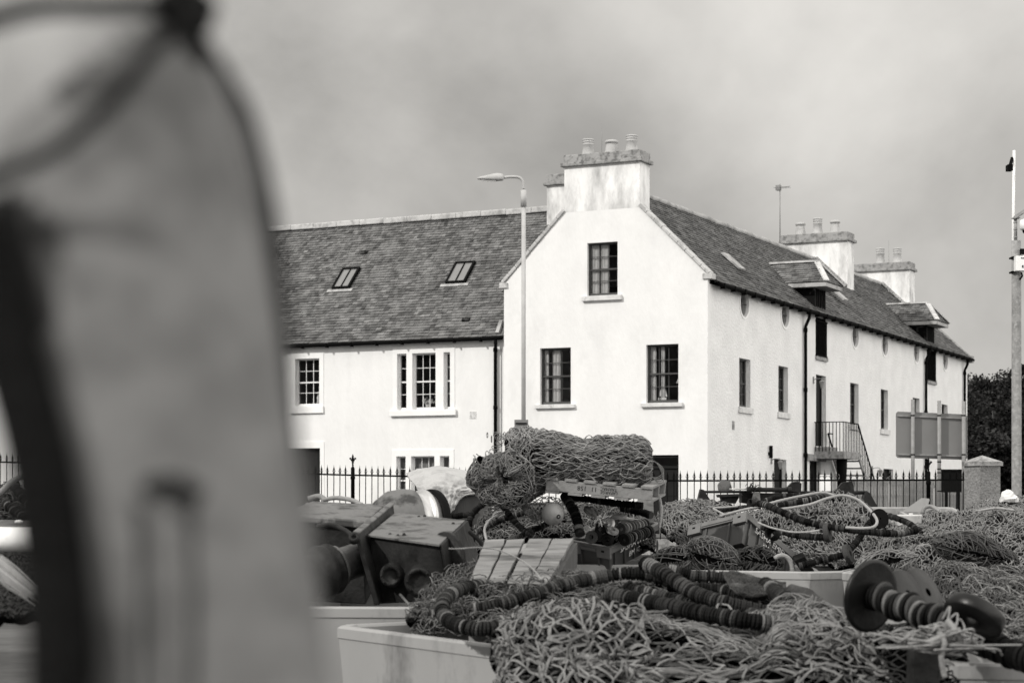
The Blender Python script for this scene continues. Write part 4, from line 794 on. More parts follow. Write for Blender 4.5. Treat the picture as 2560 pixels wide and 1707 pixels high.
# near tub under the foreground net, the one behind it, the middle pair, the right ones, and the raised ones at the back
def tub4(label, A, B, depth, h=.78, **k):
    """front rim corners A (left) and B (right) as picture points with depth"""
    a = at(*A); b = at(*B); zt = (a.z+b.z)/2; d = (b-a); d.z = 0; L_ = d.length; d.normalize(); n = V((-d.y, d.x, 0)); c = (a+b)/2+n*depth/2; return tub(label, (c.x, c.y), math.atan2(d.y, d.x), L_, depth, zt, h, **k)
tub4('large pale fish tub at bottom centre with the foreground net spilling over its side', (822, 1559, 11.0), (1420, 1638, 9.05), 1.05, ch=.10)
tub4('pale fish tub under the rusty winch', (640, 1513, 12.2), (1175, 1520, 12.1), 2.1)
tub4('pale fish tub under the crate of rubber discs', (1240, 1402, 17.3), (1640, 1419, 17.1), 1.3)
tub4('pale fish tub in the middle of the picture with its octagonal right corner showing', (1645, 1421, 17.05), (2097, 1432, 16.5), 1.3, ch=.24)
tub4('pale fish tub just right of centre, beneath the right-hand net heap', (2099, 1427, 15.5), (2560, 1440, 15.0), 1.5, ch=.10)
tub4('pale fish tub at the bottom right corner of the picture', (2346, 1655, 8.2), (3060, 1668, 8.0), 1.0, ch=.08)
t6 = tub4('pale divided fish tub raised at the back, in front of the iron fence', (2165, 1282, 24), (2445, 1286, 24), 1.5, h=1.17, ch=.05)
tub4('grey fish tub behind the winch in front of the terraced house door', (740, 1258, 21), (910, 1262, 20.4), .9, h=1.25, m=tub_dark)
t6.rotation_euler.x = math.radians(6); m = MB(); m.box(-.02, .02, -.7, .7, .15, 1.12); m.build('partition', tub_m, t6, WM[t6.name])
m = MB(); a, b = at(2258, 1279, 24.2), at(2305, 1246, 24.9); m.hexa([a, a+V((.3, .1, 0)), b+V((.12, .1, -.02)), b], [a+V((0, .03, .01)), a+V((.3, .13, .01)), b+V((.12, .13, 0)), b+V((0, .03, .01))]); tag(m.build('tub_lid', sign_back), 'grey board leaning out of the raised tub at the back', 'lid')
rope('hose', 'grey bent hose lying across the raised back tub', 'hose', [(2306, 1284, 23.6), (2312, 1268, 23.6), (2330, 1266, 23.6), (2348, 1278, 23.5), (2352, 1290, 23.4)], .028, galv, twist=False)
# ---------------------------------------------------------------- flat-bottomed backing heaps of netting
T_ = twine; LT = twine_pale; DK = twine_dark
S1 = Surf([[(1190, 1640, 10.2), (1500, 1600, 10.9), (1900, 1590, 10.8), (2190, 1610, 10.2)], [(1240, 1560, 9.7), (1400, 1520, 10.2), (1620, 1545, 10.1), (1850, 1560, 9.9), (1960, 1528, 9.8), (2080, 1538, 9.7), (2170, 1580, 9.5)],
           [(1222, 1592, 9.35), (1380, 1560, 9.38), (1600, 1586, 9.28), (1850, 1600, 9.18), (2000, 1575, 9.13), (2120, 1580, 9.08), (2210, 1625, 8.98)], [(1225, 1650, 9.2), (1420, 1640, 9.13), (1700, 1655, 9.03), (1950, 1650, 8.98), (2120, 1650, 8.93), (2250, 1690, 8.78)],
           [(1240, 1740, 9.18), (1450, 1730, 8.98), (1750, 1740, 8.88), (2000, 1740, 8.83), (2180, 1740, 8.78), (2290, 1760, 8.68)], [(1260, 1900, 9.13), (1500, 1910, 8.93), (1800, 1910, 8.83), (2300, 1910, 8.68)]], 150, 110, .034, 1, 5.)
heap('fishing_net', 'coarse knotted net heaped over the near tub at the bottom of the picture', 'net', S1,
     [lambda mb: net(mb, S1, .15, .0036, 11, 3, .03, .0, n=5, sub=4, sag=.008), lambda mb: net(mb, S1,   .115, .0023, 12, 1, .035, .018, n=6, sub=6, sag=.014, knot=2.4, stretch=.75, double=True), lambda mb: net(mb, S1, .135, .0024, 13, 2, .05, .045, n=6, sub=6, sag=.016, knot=2.5, stretch=.8, double=True, keep=.6),
      lambda mb: tangle(mb, S1, 26, .5, .005, 14, 1, None, 1.2, .05, 5), lambda mb: tangle(mb, S1, 260, .16, .0012, 17, 2, None, 5., .05, 3), lambda mb: tangle(mb, S1, 190, .9, .0027, 15, 2, .1, 1., .06, 5, window_=(.25, 1, .22, .40)), lambda mb: net(mb, S1, .09, .0024, 16, 2, .03, .06, n=6, sub=5, sag=.02, knot=2.4, stretch=2.4, double=True, window_=(.02, .34, .28, .8))]+[(lambda mb, q_=q_: fold(mb, S1, *q_)) for q_ in (([(.42, .26), (.55, .34), (.68, .33), (.82, .27), (.95, .30)], .045, 90, .0026, 1, 2, 2.), ([(.28, .28), (.40, .36), (.55, .42), (.70, .40)], .04, 76, .0026, 2, 2, 2.), ([(.6, .22), (.75, .2), (.88, .22), (.98, .3)], .035, 62, .0026, 3, 2, 2.), ([(.02, .35), (.08, .5), (.2, .62), (.4, .66), (.6, .62)], .03, 56, .0026, 4, 2, 1.), ([(.5, .52), (.65, .56), (.8, .5), (.95, .55)], .03, 46, .0026, 5, 1, 1.))], [T_, LT, DK], 'fishing nets heaped on the tubs')
S2 = Surf([[(1090, 1440, 12.0), (1240, 1400, 12.2), (1350, 1425, 12.0), (1500, 1458, 11.6)], [(1050, 1500, 11), (1200, 1455, 11.2), (1340, 1450, 11.2), (1520, 1465, 10.9)], [(1015, 1545, 10.5), (1120, 1520, 10.5), (1300, 1510, 10.4), (1500, 1500, 10.3)], [(1040, 1572, 10.7), (1190, 1580, 10.2), (1330, 1590, 9.8), (1460, 1600, 9.6)]], 100, 60, .02, 2, 11.)
heap('fishing_net', 'fine pale tangled net between the rusty winch and the near disc ropes', 'net', S2, [lambda mb: net(mb, S2, .05, .0026, 21, 1, .05, .01), lambda mb: tangle(mb, S2, 252, .5, .0026, 22, 2, None, 2.4, .05, 3), lambda mb: tangle(mb, S2, 120, .4, .003, 23, 1, None, 6., .07, 3)], [T_, LT], 'fishing nets heaped on the tubs', net_gap_shade2)
S2b = Surf([[(1380, 1500, 11.2), (1560, 1455, 11.5), (1800, 1450, 11.6), (2060, 1500, 11)], [(1400, 1530, 10.4), (1560, 1470, 10.6), (1800, 1465, 10.7), (2060, 1530, 10.4)], [(1420, 1560, 9.9), (1600, 1540, 10), (1850, 1560, 9.9), (2060, 1560, 9.8)]], 90, 40, .015, 3, 9.)
heap('fishing_net', 'dark net bed beneath the near disc ropes', 'net', S2b, [lambda mb: net(mb, S2b, .09, .0045, 31, 1, .05, .0, keep=.8), lambda mb: tangle(mb, S2b, 36, .5, .004, 32, 1, None, 1.6, .03)], [T_], 'fishing nets heaped on the tubs')
# middle heaps
S3 = Surf([[(1630, 1300, 19.6), (1700, 1258, 19.8), (1790, 1256, 19.8), (1830, 1290, 19.4)], [(1640, 1315, 18.6), (1690, 1275, 18.8), (1780, 1280, 18.8), (1850, 1300, 18.5)], [(1700, 1365, 17.9), (1730, 1330, 18), (1790, 1330, 18), (1850, 1350, 17.8)], [(1690, 1425, 17.4), (1740, 1415, 17.4), (1800, 1420, 17.3), (1860, 1425, 17.3)]], 80, 60, .03, 4, 8.)
heap('fishing_net', 'pale net heap between the two fish boxes', 'net', S3, [lambda mb: net(mb, S3, .06, .0038, 41, 1, .04, .012), lambda mb: net(mb, S3, .06, .0038, 43, 2, .05, .03), lambda mb: tangle(mb, S3, 96, .4, .005, 42, 2, None, 1.6, .03)], [T_, LT], 'fishing nets heaped on the tubs', net_gap_shade2)
S4 = Surf([[(1790, 1300, 20.4), (1900, 1268, 20.6), (2060, 1238, 20.8), (2140, 1250, 20.6), (2230, 1310, 20)], [(1890, 1300, 19), (1960, 1278, 19.3), (2080, 1246, 19.6), (2150, 1268, 19.4), (2230, 1330, 19)], [(1950, 1345, 18.4), (2010, 1330, 18.3), (2080, 1320, 18.2), (2150, 1330, 18), (2230, 1360, 17.8)], [(2000, 1405, 17.9), (2040, 1404, 17.7), (2090, 1405, 17.3), (2160, 1400, 17.2), (2240, 1410, 17.1)]], 110, 70, .04, 5, 6.)
heap('fishing_net', 'open pale net heaped under the long curved rope at centre right', 'net', S4, [lambda mb: net(mb, S4, .08, .0042, 51, 2, .04, .02, sag=.02), lambda mb: net(mb, S4, .07, .004, 53, 1, .04, .0), lambda mb: tangle(mb, S4, 84, .5, .005, 52, 2, None, 1.6, .04)], [DK, LT], 'fishing nets heaped on the tubs')
def bundle(label, c, rx, ry, d, seed, mats, dirn=.2, rz=.15, n=260, r=.0045):
    P = at(c[0], c[1], d); u = np.linspace(0, 2*PI, 60); v = np.linspace(.06, PI*.94, 26); ax, az = rx/F*d, ry/F*d; X_ = np.array([math.cos(rz), 0, math.sin(rz)]); Z_ = np.array([-math.sin(rz), 0, math.cos(rz)])
    G = np.array([[np.array(P)+X_*(-ax*math.cos(b))+Z_*az*math.sin(b)*math.sin(a)+np.array([0, -1, 0])*az*math.sin(b)*math.cos(a) for a in u] for b in v])
    S = Surf(None, raw=G, lump=0, seed=seed); S.N = (G-np.array(P)); S.N /= np.linalg.norm(S.N, axis=2, keepdims=True); rs = np.random.RandomState(seed); k = wav(rs, 6, 8.); uu, vv = np.meshgrid(np.linspace(0, 1, 60), np.linspace(0, 1, 26)); S.G = S.G+S.N*(k(uu, vv)*az*.28)[..., None]
    return heap('net_bundle', label, 'net', S, [lambda mb: tangle(mb, S, n, .5, r, seed, 1, dirn, 1., .012), lambda mb: tangle(mb, S, n//2, .4, r, seed+1, 2, dirn+.5, 1., .025), lambda mb: tangle(mb, S, n//4, .3, r, seed+2, 2, None, 2.4, .03)], mats, 'twisted net bundles in the middle tub', net_gap_shade2, .01)
bundle('large twisted net bundle in front of the overturned fish box', (1786, 1394), 72, 40, 17.35, 61, [T_, LT], PI/2+.3, -.25, 300)
bundle('dark twisted net bundle beside the bent pale pipe', (1893, 1404), 60, 30, 17.35, 62, [DK, T_], .3, -.2, 300)
bundle('loose net bundle lying low against the crate of discs', (1680, 1402), 55, 26, 17.35, 63, [T_, LT], .2, .1, 200)
# right-hand heaps
S5 = Surf([[(2230, 1330, 19.4), (2300, 1300, 20), (2380, 1288, 20.4), (2480, 1290, 20.4), (2700, 1280, 20.4)], [(2190, 1350, 18), (2280, 1320, 18.4), (2380, 1312, 18.6), (2500, 1310, 18.6), (2700, 1310, 18.6)], [(2165, 1390, 16.6), (2280, 1370, 16.8), (2400, 1370, 16.8), (2520, 1360, 16.8), (2700, 1360, 16.8)], [(2130, 1435, 15.3), (2250, 1420, 15.4), (2400, 1440, 15.2), (2540, 1450, 15.2), (2700, 1450, 15)]], 150, 90, .06, 6, 4.5)
heap('fishing_net', 'long grey net heap stretching to the right edge behind the bobbins', 'net', S5, [lambda mb: net(mb, S5, .065, .0038, 71, 3, .03, .01), lambda mb: net(mb, S5, .06, .0038, 72, 2, .04, .03), lambda mb: tangle(mb, S5, 192, .6, .005, 73, 1, .1, 2., .03), lambda mb: tangle(mb, S5, 96, .4, .005, 74, 2, None, 1.6, .04)]+[(lambda mb, q_=q_: fold(mb, S5, *q_)) for q_ in (([(.05, .3), (.2, .25), (.4, .3), (.7, .25)], .055, 70, .0036, 1, 2, 2.), ([(.1, .5), (.3, .45), (.5, .5), (.8, .45)], .055, 70, .0036, 2, 2, 2.), ([(.02, .8), (.15, .7), (.3, .72), (.45, .65)], .055, 70, .0036, 3, 2, 2.), ([(.25, .1), (.45, .14), (.7, .1), (.9, .14)], .03, 40, .0036, 4, 1, 2.), ([(.15, .92), (.3, .85), (.5, .9), (.7, .84)], .035, 40, .0036, 5, 1, 2.))], [T_, LT, DK], 'fishing nets heaped on the tubs', net_gap_shade2)
S6 = Surf([[(2395, 1290, 24), (2440, 1262, 24), (2500, 1243, 24), (2600, 1240, 24)], [(2380, 1300, 22.6), (2440, 1276, 22.8), (2500, 1262, 22.8), (2600, 1262, 22.8)], [(2370, 1312, 21.6), (2450, 1300, 21.6), (2520, 1300, 21.4), (2600, 1300, 21.4)]], 80, 40, .02, 7, 12.)
heap('fishing_net', 'small pale net pile under the white sack', 'net', S6, [lambda mb: net(mb, S6, .05, .005, 81, 2, .04, .015), lambda mb: tangle(mb, S6, 96, .4, .0055, 82, 2, None, 1.6, .03)], [T_, LT], 'fishing nets heaped on the tubs', net_gap_shade2)
S7 = Surf([[(2290, 1450, 13.6), (2370, 1405, 14), (2500, 1432, 13.8), (2700, 1440, 13.6)], [(2330, 1480, 12.2), (2420, 1440, 12.4), (2520, 1450, 12.4), (2700, 1460, 12.2)], [(2380, 1560, 10.6), (2450, 1510, 10.8), (2560, 1510, 10.8), (2700, 1520, 10.6)], [(2400, 1660, 9.2), (2480, 1640, 9.2), (2600, 1640, 9.2), (2720, 1640, 9.2)]], 90, 90, .035, 8, 6.)
heap('fishing_net', 'fine combed net heap at the right edge behind the thick rubber disc', 'net', S7, [lambda mb: net(mb, S7, .045, .003, 91, 1, .04, .01), lambda mb: tangle(mb, S7, 300, .6, .0032, 92, 2, .35, 1., .03, 3), lambda mb: tangle(mb, S7, 120, .4, .0032, 93, 1, None, 1.6, .04, 3)], [T_, LT], 'fishing nets heaped on the tubs', net_gap_shade2)
bundle('folded fine-mesh net bundle on the right-hand heap', (2440, 1384), 105, 42, 15.6, 65, [DK, T_], PI/2, -.22, 420, .004)
bundle('pale net bundle at the front left of the right-hand heap', (2215, 1408), 70, 26, 15.0, 66, [T_, LT], .2, .2, 260)
S8 = Surf([[(1160, 1350, 18.8), (1240, 1270, 19.2), (1400, 1250, 19.4), (1560, 1260, 19.4), (1650, 1300, 19)], [(1165, 1370, 18), (1240, 1300, 18.4), (1400, 1290, 18.4), (1540, 1290, 18.4), (1640, 1320, 18)], [(1180, 1400, 17.3), (1260, 1350, 17.6), (1400, 1340, 17.6), (1520, 1340, 17.5), (1640, 1370, 17.3)]], 100, 50, .022, 9, 11.)
heap('fishing_net', 'dark net pile under the pallet that carries the rolled net', 'net', S8, [lambda mb: net(mb, S8, .06, .004, 101, 1, .05, .02), lambda mb: tangle(mb, S8, 132, .4, .004, 102, 1, None, 1.6, .04), lambda mb: tangle(mb, S8, 42, .4, .0045, 103, 2, None, 1.6, .05)], [T_, LT], 'fishing nets heaped on the tubs')
S9 = Surf([[(-60, 1240, 17), (20, 1222, 17), (90, 1230, 17), (150, 1250, 16.6)], [(-60, 1270, 15.6), (20, 1250, 15.8), (90, 1262, 15.6), (150, 1270, 15.4)], [(-60, 1320, 14.4), (20, 1312, 14.4), (90, 1312, 14.4), (150, 1320, 14.2)]], 60, 40, .025, 10, 10.)
heap('fishing_net', 'dark net heap at the left edge before the iron fence', 'net', S9, [lambda mb: net(mb, S9, .06, .004, 111, 1, .05, .02), lambda mb: tangle(mb, S9, 84, .4, .004, 112, 2, None, 1.6, .04)], [DK, T_], 'fishing nets heaped on the tubs')
S10 = Surf([[(-60, 1400, 10), (20, 1380, 10.2), (100, 1390, 10), (160, 1420, 9.8)], [(-60, 1460, 9), (20, 1440, 9.1), (100, 1440, 9), (160, 1470, 8.9)], [(-60, 1560, 8), (20, 1540, 8), (100, 1520, 8), (160, 1560, 7.9)]], 60, 40, .02, 12, 10.)
heap('fishing_net', 'shadowed net heap low at the left edge under the frayed rope', 'net', S10, [lambda mb: net(mb, S10, .06, .004, 121, 1, .05, .01), lambda mb: tangle(mb, S10, 108, .3, .0035, 122, 1, None, 2.4, .04)], [DK], 'fishing nets heaped on the tubs')
# ---------------------------------------------------------------- disc ropes
GN = 'thick rubber disc ropes on the near net'; GMd = 'rubber disc ropes on the middle nets'; GU = 'rubber disc ropes under the pallet'
disc_rope('near disc rope bent in a tight hook at the left end of the pile', [(1196, 1464, 10.9), (1150, 1472, 10.6), (1114, 1496, 10.3), (1106, 1530, 9.9), (1140, 1560, 9.6), (1210, 1572, 9.5), (1290, 1562, 9.6), (1370, 1540, 9.8), (1420, 1528, 9.9)], .038, 1, GN)
disc_rope('near disc rope rising in a long arc inside the hooked one', [(1190, 1524, 10.3), (1250, 1510, 10.3), (1330, 1488, 10.4), (1420, 1460, 10.5), (1500, 1442, 10.6), (1580, 1432, 10.6), (1640, 1440, 10.6), (1700, 1462, 10.5)], .038, 2, GN)
disc_rope('near disc rope running diagonally over all the others from its high left end', [(1612, 1408, 10.4), (1640, 1420, 10.3), (1690, 1452, 10.1), (1740, 1484, 10), (1800, 1503, 9.9), (1870, 1520, 9.9), (1950, 1536, 9.9)], .040, 3, GN)
disc_rope('lowest and thickest near disc rope, straight along the front of the pile', [(1522, 1484, 9.9), (1580, 1496, 9.8), (1670, 1514, 9.6), (1770, 1536, 9.4), (1860, 1550, 9.3), (1930, 1560, 9.3)], .042, 4, GN)
disc_rope('near disc rope half buried just above the lowest one', [(1566, 1470, 10.4), (1620, 1480, 10.3), (1700, 1500, 10.2), (1780, 1516, 10), (1860, 1526, 9.9), (1940, 1545, 9.8)], .030, 5, GN)
disc_rope('short near disc rope against the rim of the middle tub', [(1672, 1424, 10.8), (1730, 1438, 10.8), (1770, 1440, 10.8), (1820, 1444, 10.8)], .036, 6, GN)
disc_rope('short near disc rope running into the hide flap', [(1700, 1470, 10.5), (1750, 1470, 10.5), (1800, 1474, 10.5), (1850, 1486, 10.4)], .034, 7, GN)
disc_rope('near disc rope coming out from under the hide flap', [(1915, 1462, 10.2), (1940, 1480, 10), (1970, 1504, 9.8), (2000, 1540, 9.6)], .044, 8, GN)
disc_rope('long disc rope sweeping down to the right across the middle heap', [(1884, 1257, 17.6), (1912, 1261, 17.4), (1954, 1279, 17.2), (2002, 1299, 17), (2050, 1312, 16.9), (2121, 1323, 16.8), (2192, 1331, 16.8), (2245, 1333, 16.9), (2290, 1326, 17)], .031, 9, GMd)
disc_rope('disc rope arching along the top of the middle heap under the pale rope', [(1948, 1264, 18.6), (1990, 1256, 18.6), (2035, 1247, 18.6), (2070, 1240, 18.8)], .033, 10, GMd)
disc_rope('uppermost disc rope behind the arched one', [(1905, 1254, 19.2), (1945, 1243, 19.2), (1990, 1238, 19.2), (2035, 1236, 19.2)], .03, 11, GMd)
disc_rope('disc rope lying level above the overturned box', [(1795, 1276, 18.4), (1842, 1270, 18.4), (1900, 1265, 18.4)], .026, 12, GMd)
disc_rope('disc rope ending at the upper rubber flange', [(1905, 1316, 17.2), (1954, 1328, 17.1), (2002, 1339, 17), (2062, 1343, 16.9)], .031, 13, GMd)
disc_rope('disc rope leading from the tub rim to the lower rubber flange', [(2000, 1414, 16.9), (2040, 1404, 16.9), (2075, 1395, 16.9), (2112, 1386, 16.9)], .031, 14, GMd)
disc_rope('disc rope climbing steeply from the lower flange to the pierced disc', [(2118, 1380, 17), (2140, 1356, 17.1), (2158, 1330, 17.2), (2180, 1300, 17.4), (2196, 1285, 17.6)], .03, 15, GMd)
disc_rope('disc rope right of the pierced disc, crossing the rusty drum', [(2206, 1284, 18), (2247, 1297, 17.8), (2278, 1311, 17.7), (2302, 1332, 17.6)], .028, 16, GMd)
disc_rope('short curled disc rope beside the triangular steel weight', [(1775, 1264, 19.4), (1795, 1259, 19.4), (1815, 1260, 19.4), (1830, 1270, 19.3)], .028, 17, GMd)
disc_rope('disc rope hanging from the left end of the rolled net', [(1245, 1236, 17), (1205, 1262, 17), (1178, 1290, 17), (1172, 1330, 16.9), (1180, 1350, 16.8)], .029, 18, GU)
disc_rope('disc rope slanting down right from beneath the roll end', [(1245, 1246, 17.2), (1270, 1282, 17), (1300, 1317, 16.9), (1333, 1340, 16.8), (1356, 1352, 16.8)], .029, 19, GU)
disc_rope('disc rope passing behind the slanting one', [(1192, 1330, 17.4), (1235, 1308, 17.4), (1274, 1292, 17.4), (1316, 1281, 17.4)], .028, 20, GU)
disc_rope('disc rope low behind the weathered boards', [(1280, 1348, 17.1), (1330, 1326, 17.1), (1375, 1306, 17.2), (1400, 1296, 17.2)], .026, 21, GU)
disc_rope('thick disc rope hanging straight down right of the round float', [(1412, 1240, 17.2), (1426, 1262, 17.1), (1440, 1291, 17), (1450, 1335, 16.9)], .044, 22, GU)
disc_rope('disc rope lying level directly beneath the pallet', [(1420, 1244, 17.3), (1482, 1249, 17.3), (1548, 1259, 17.2), (1606, 1262, 17.2)], .034, 23, GU, w=(5, 4, 2, 1, 0))
disc_rope('disc rope end behind the crate of discs', [(1555, 1270, 17.6), (1599, 1279, 17.5), (1628, 1288, 17.4)], .034, 24, GU, w=(3, 4, 3, 1, 0))
disc_rope('dark disc rope between the tarpaulin and the roll', [(1060, 1306, 18.2), (1110, 1294, 18.1), (1170, 1286, 18)], .03, 25, GU, w=(5, 4, 1, 0, 0))
disc_rope('disc rope slanting down at the left edge of the picture', [(36, 1208, 14.8), (44, 1228, 14.7), (60, 1248, 14.6), (84, 1270, 14.5)], .034, 26, 'disc ropes at the left edge')
disc_rope('disc rope half hidden by the buoy at the left edge', [(70, 1200, 15), (76, 1225, 14.9), (92, 1255, 14.8)], .034, 27, 'disc ropes at the left edge')
disc_rope('lowest disc rope at the left edge, above the wooden rail', [(12, 1256, 14.5), (35, 1276, 14.4), (62, 1296, 14.3)], .036, 28, 'disc ropes at the left edge')
disc_rope('fat rubber disc stack at the bottom right corner', [(2400, 1586, 8.3), (2445, 1600, 8.1), (2505, 1624, 8.0), (2600, 1655, 7.8)], .060, 29, 'thick rubber disc ropes on the near net', pitch=.028, w=(6, 3, 1, 0, 0), n=20)
# ---------------------------------------------------------------- ropes and pipes
rope('rope', 'long pale rope looping over the middle net heap and back under', 'rope', [(1942, 1273, 17.4), (1978, 1269, 17.5), (2026, 1260, 17.7), (2069, 1245, 18), (2109, 1238, 18.2), (2145, 1249, 17.8), (2173, 1273, 17.3), (2192, 1299, 16.8), (2185, 1316, 16.6), (2157, 1320, 16.6), (2115, 1318, 16.7)], .0125, rope_white, 'pale ropes')
rope('rope', 'pale rope following the arched disc rope at the top of the heap', 'rope', [(1800, 1290, 17.8), (1850, 1276, 17.9), (1900, 1265, 18), (1954, 1250, 18.2), (2026, 1235, 18.5), (2059, 1231, 18.6), (2085, 1238, 18.6)], .0125, rope_white, 'pale ropes')
rope('rope', 'short pale rope making a sharp corner above the overturned box', 'rope', [(1845, 1265, 18), (1810, 1268, 18), (1784, 1270, 18), (1796, 1278, 17.9), (1813, 1287, 17.8)], .009, rope_white, 'pale ropes')
rope('rope', 'pale rope sagging above the upper rubber flange', 'rope', [(1895, 1306, 16.9), (1930, 1319, 16.8), (1978, 1329, 16.7), (2020, 1329, 16.6), (2048, 1325, 16.6)], .008, rope_white, 'pale ropes')
rope('rope', 'pale rope curled over the dark nets left of the float', 'rope', [(1216, 1350, 16.7), (1212, 1320, 16.8), (1228, 1297, 16.9), (1262, 1280, 17)], .0115, rope_white, 'pale ropes')
rope('rope', 'thin dark cord sagging behind the round float', 'rope', [(1258, 1276, 17.1), (1307, 1262, 17.1), (1366, 1260, 17.1)], .007, rope_mid, 'thin cords')
rope('rope', 'pale rope lying over the small net pile at the right edge', 'rope', [(2395, 1288, 21.4), (2440, 1278, 21.4), (2490, 1270, 21.4), (2535, 1275, 21.2)], .013, rope_white, 'pale ropes')
rope('pipe', 'short bent pale pipe at the rim of the middle tub', 'pipe', [(1936, 1396, 17.3), (1948, 1389, 17.3), (1964, 1390, 17.3), (1977, 1404, 17.3), (1983, 1430, 17.3)], .024, rope_white, twist=False)
rope('rope', 'coil of pale rope resting on the far left of the winch', 'rope', [(770, 1246, 16), (800, 1240, 16), (812, 1256, 15.9), (790, 1270, 15.8), (768, 1262, 15.9)], .022, rope_mid, 'pale ropes')
rope('rope', 'pale rope laid along the top left of the winch', 'rope', [(806, 1250, 15.8), (840, 1244, 15.8), (880, 1250, 15.7), (905, 1262, 15.6)], .018, rope_mid, 'pale ropes')
rope('cable', 'thin bare cable springing from the winch over the weathered boards', 'cable', [(1122, 1371, 10.8), (1150, 1371, 10.8), (1200, 1368, 10.9), (1252, 1376, 10.9), (1307, 1402, 10.8), (1340, 1430, 10.7), (1352, 1448, 10.6)], .0045, rope_mid, twist=False)
for i, (a, b, lb) in enumerate((((1310, 1268, 17), (1350, 1294, 16.9), 'frayed rope end left of the round float'), ((1465, 1272, 17), (1512, 1298, 16.8), 'frayed rope end above the crate of discs'))):
    mb = MB(); r_s = np.random.RandomState(70+i); P0, P1 = at(*a), at(*b)
    for k in range(16): q = [P0.lerp(P1, t)+V(r_s.randn(3)*.012*(1+2*t)) for t in (0, .3, .6, .85, 1.)]; mb.tube(spline(q, 4), .006, 4)
    mb.tube([P0, P0.lerp(P1, .6)], [.03, .02], 8); tag(mb.build('frayed_rope', rope_mid), lb, 'rope', 'frayed rope ends')
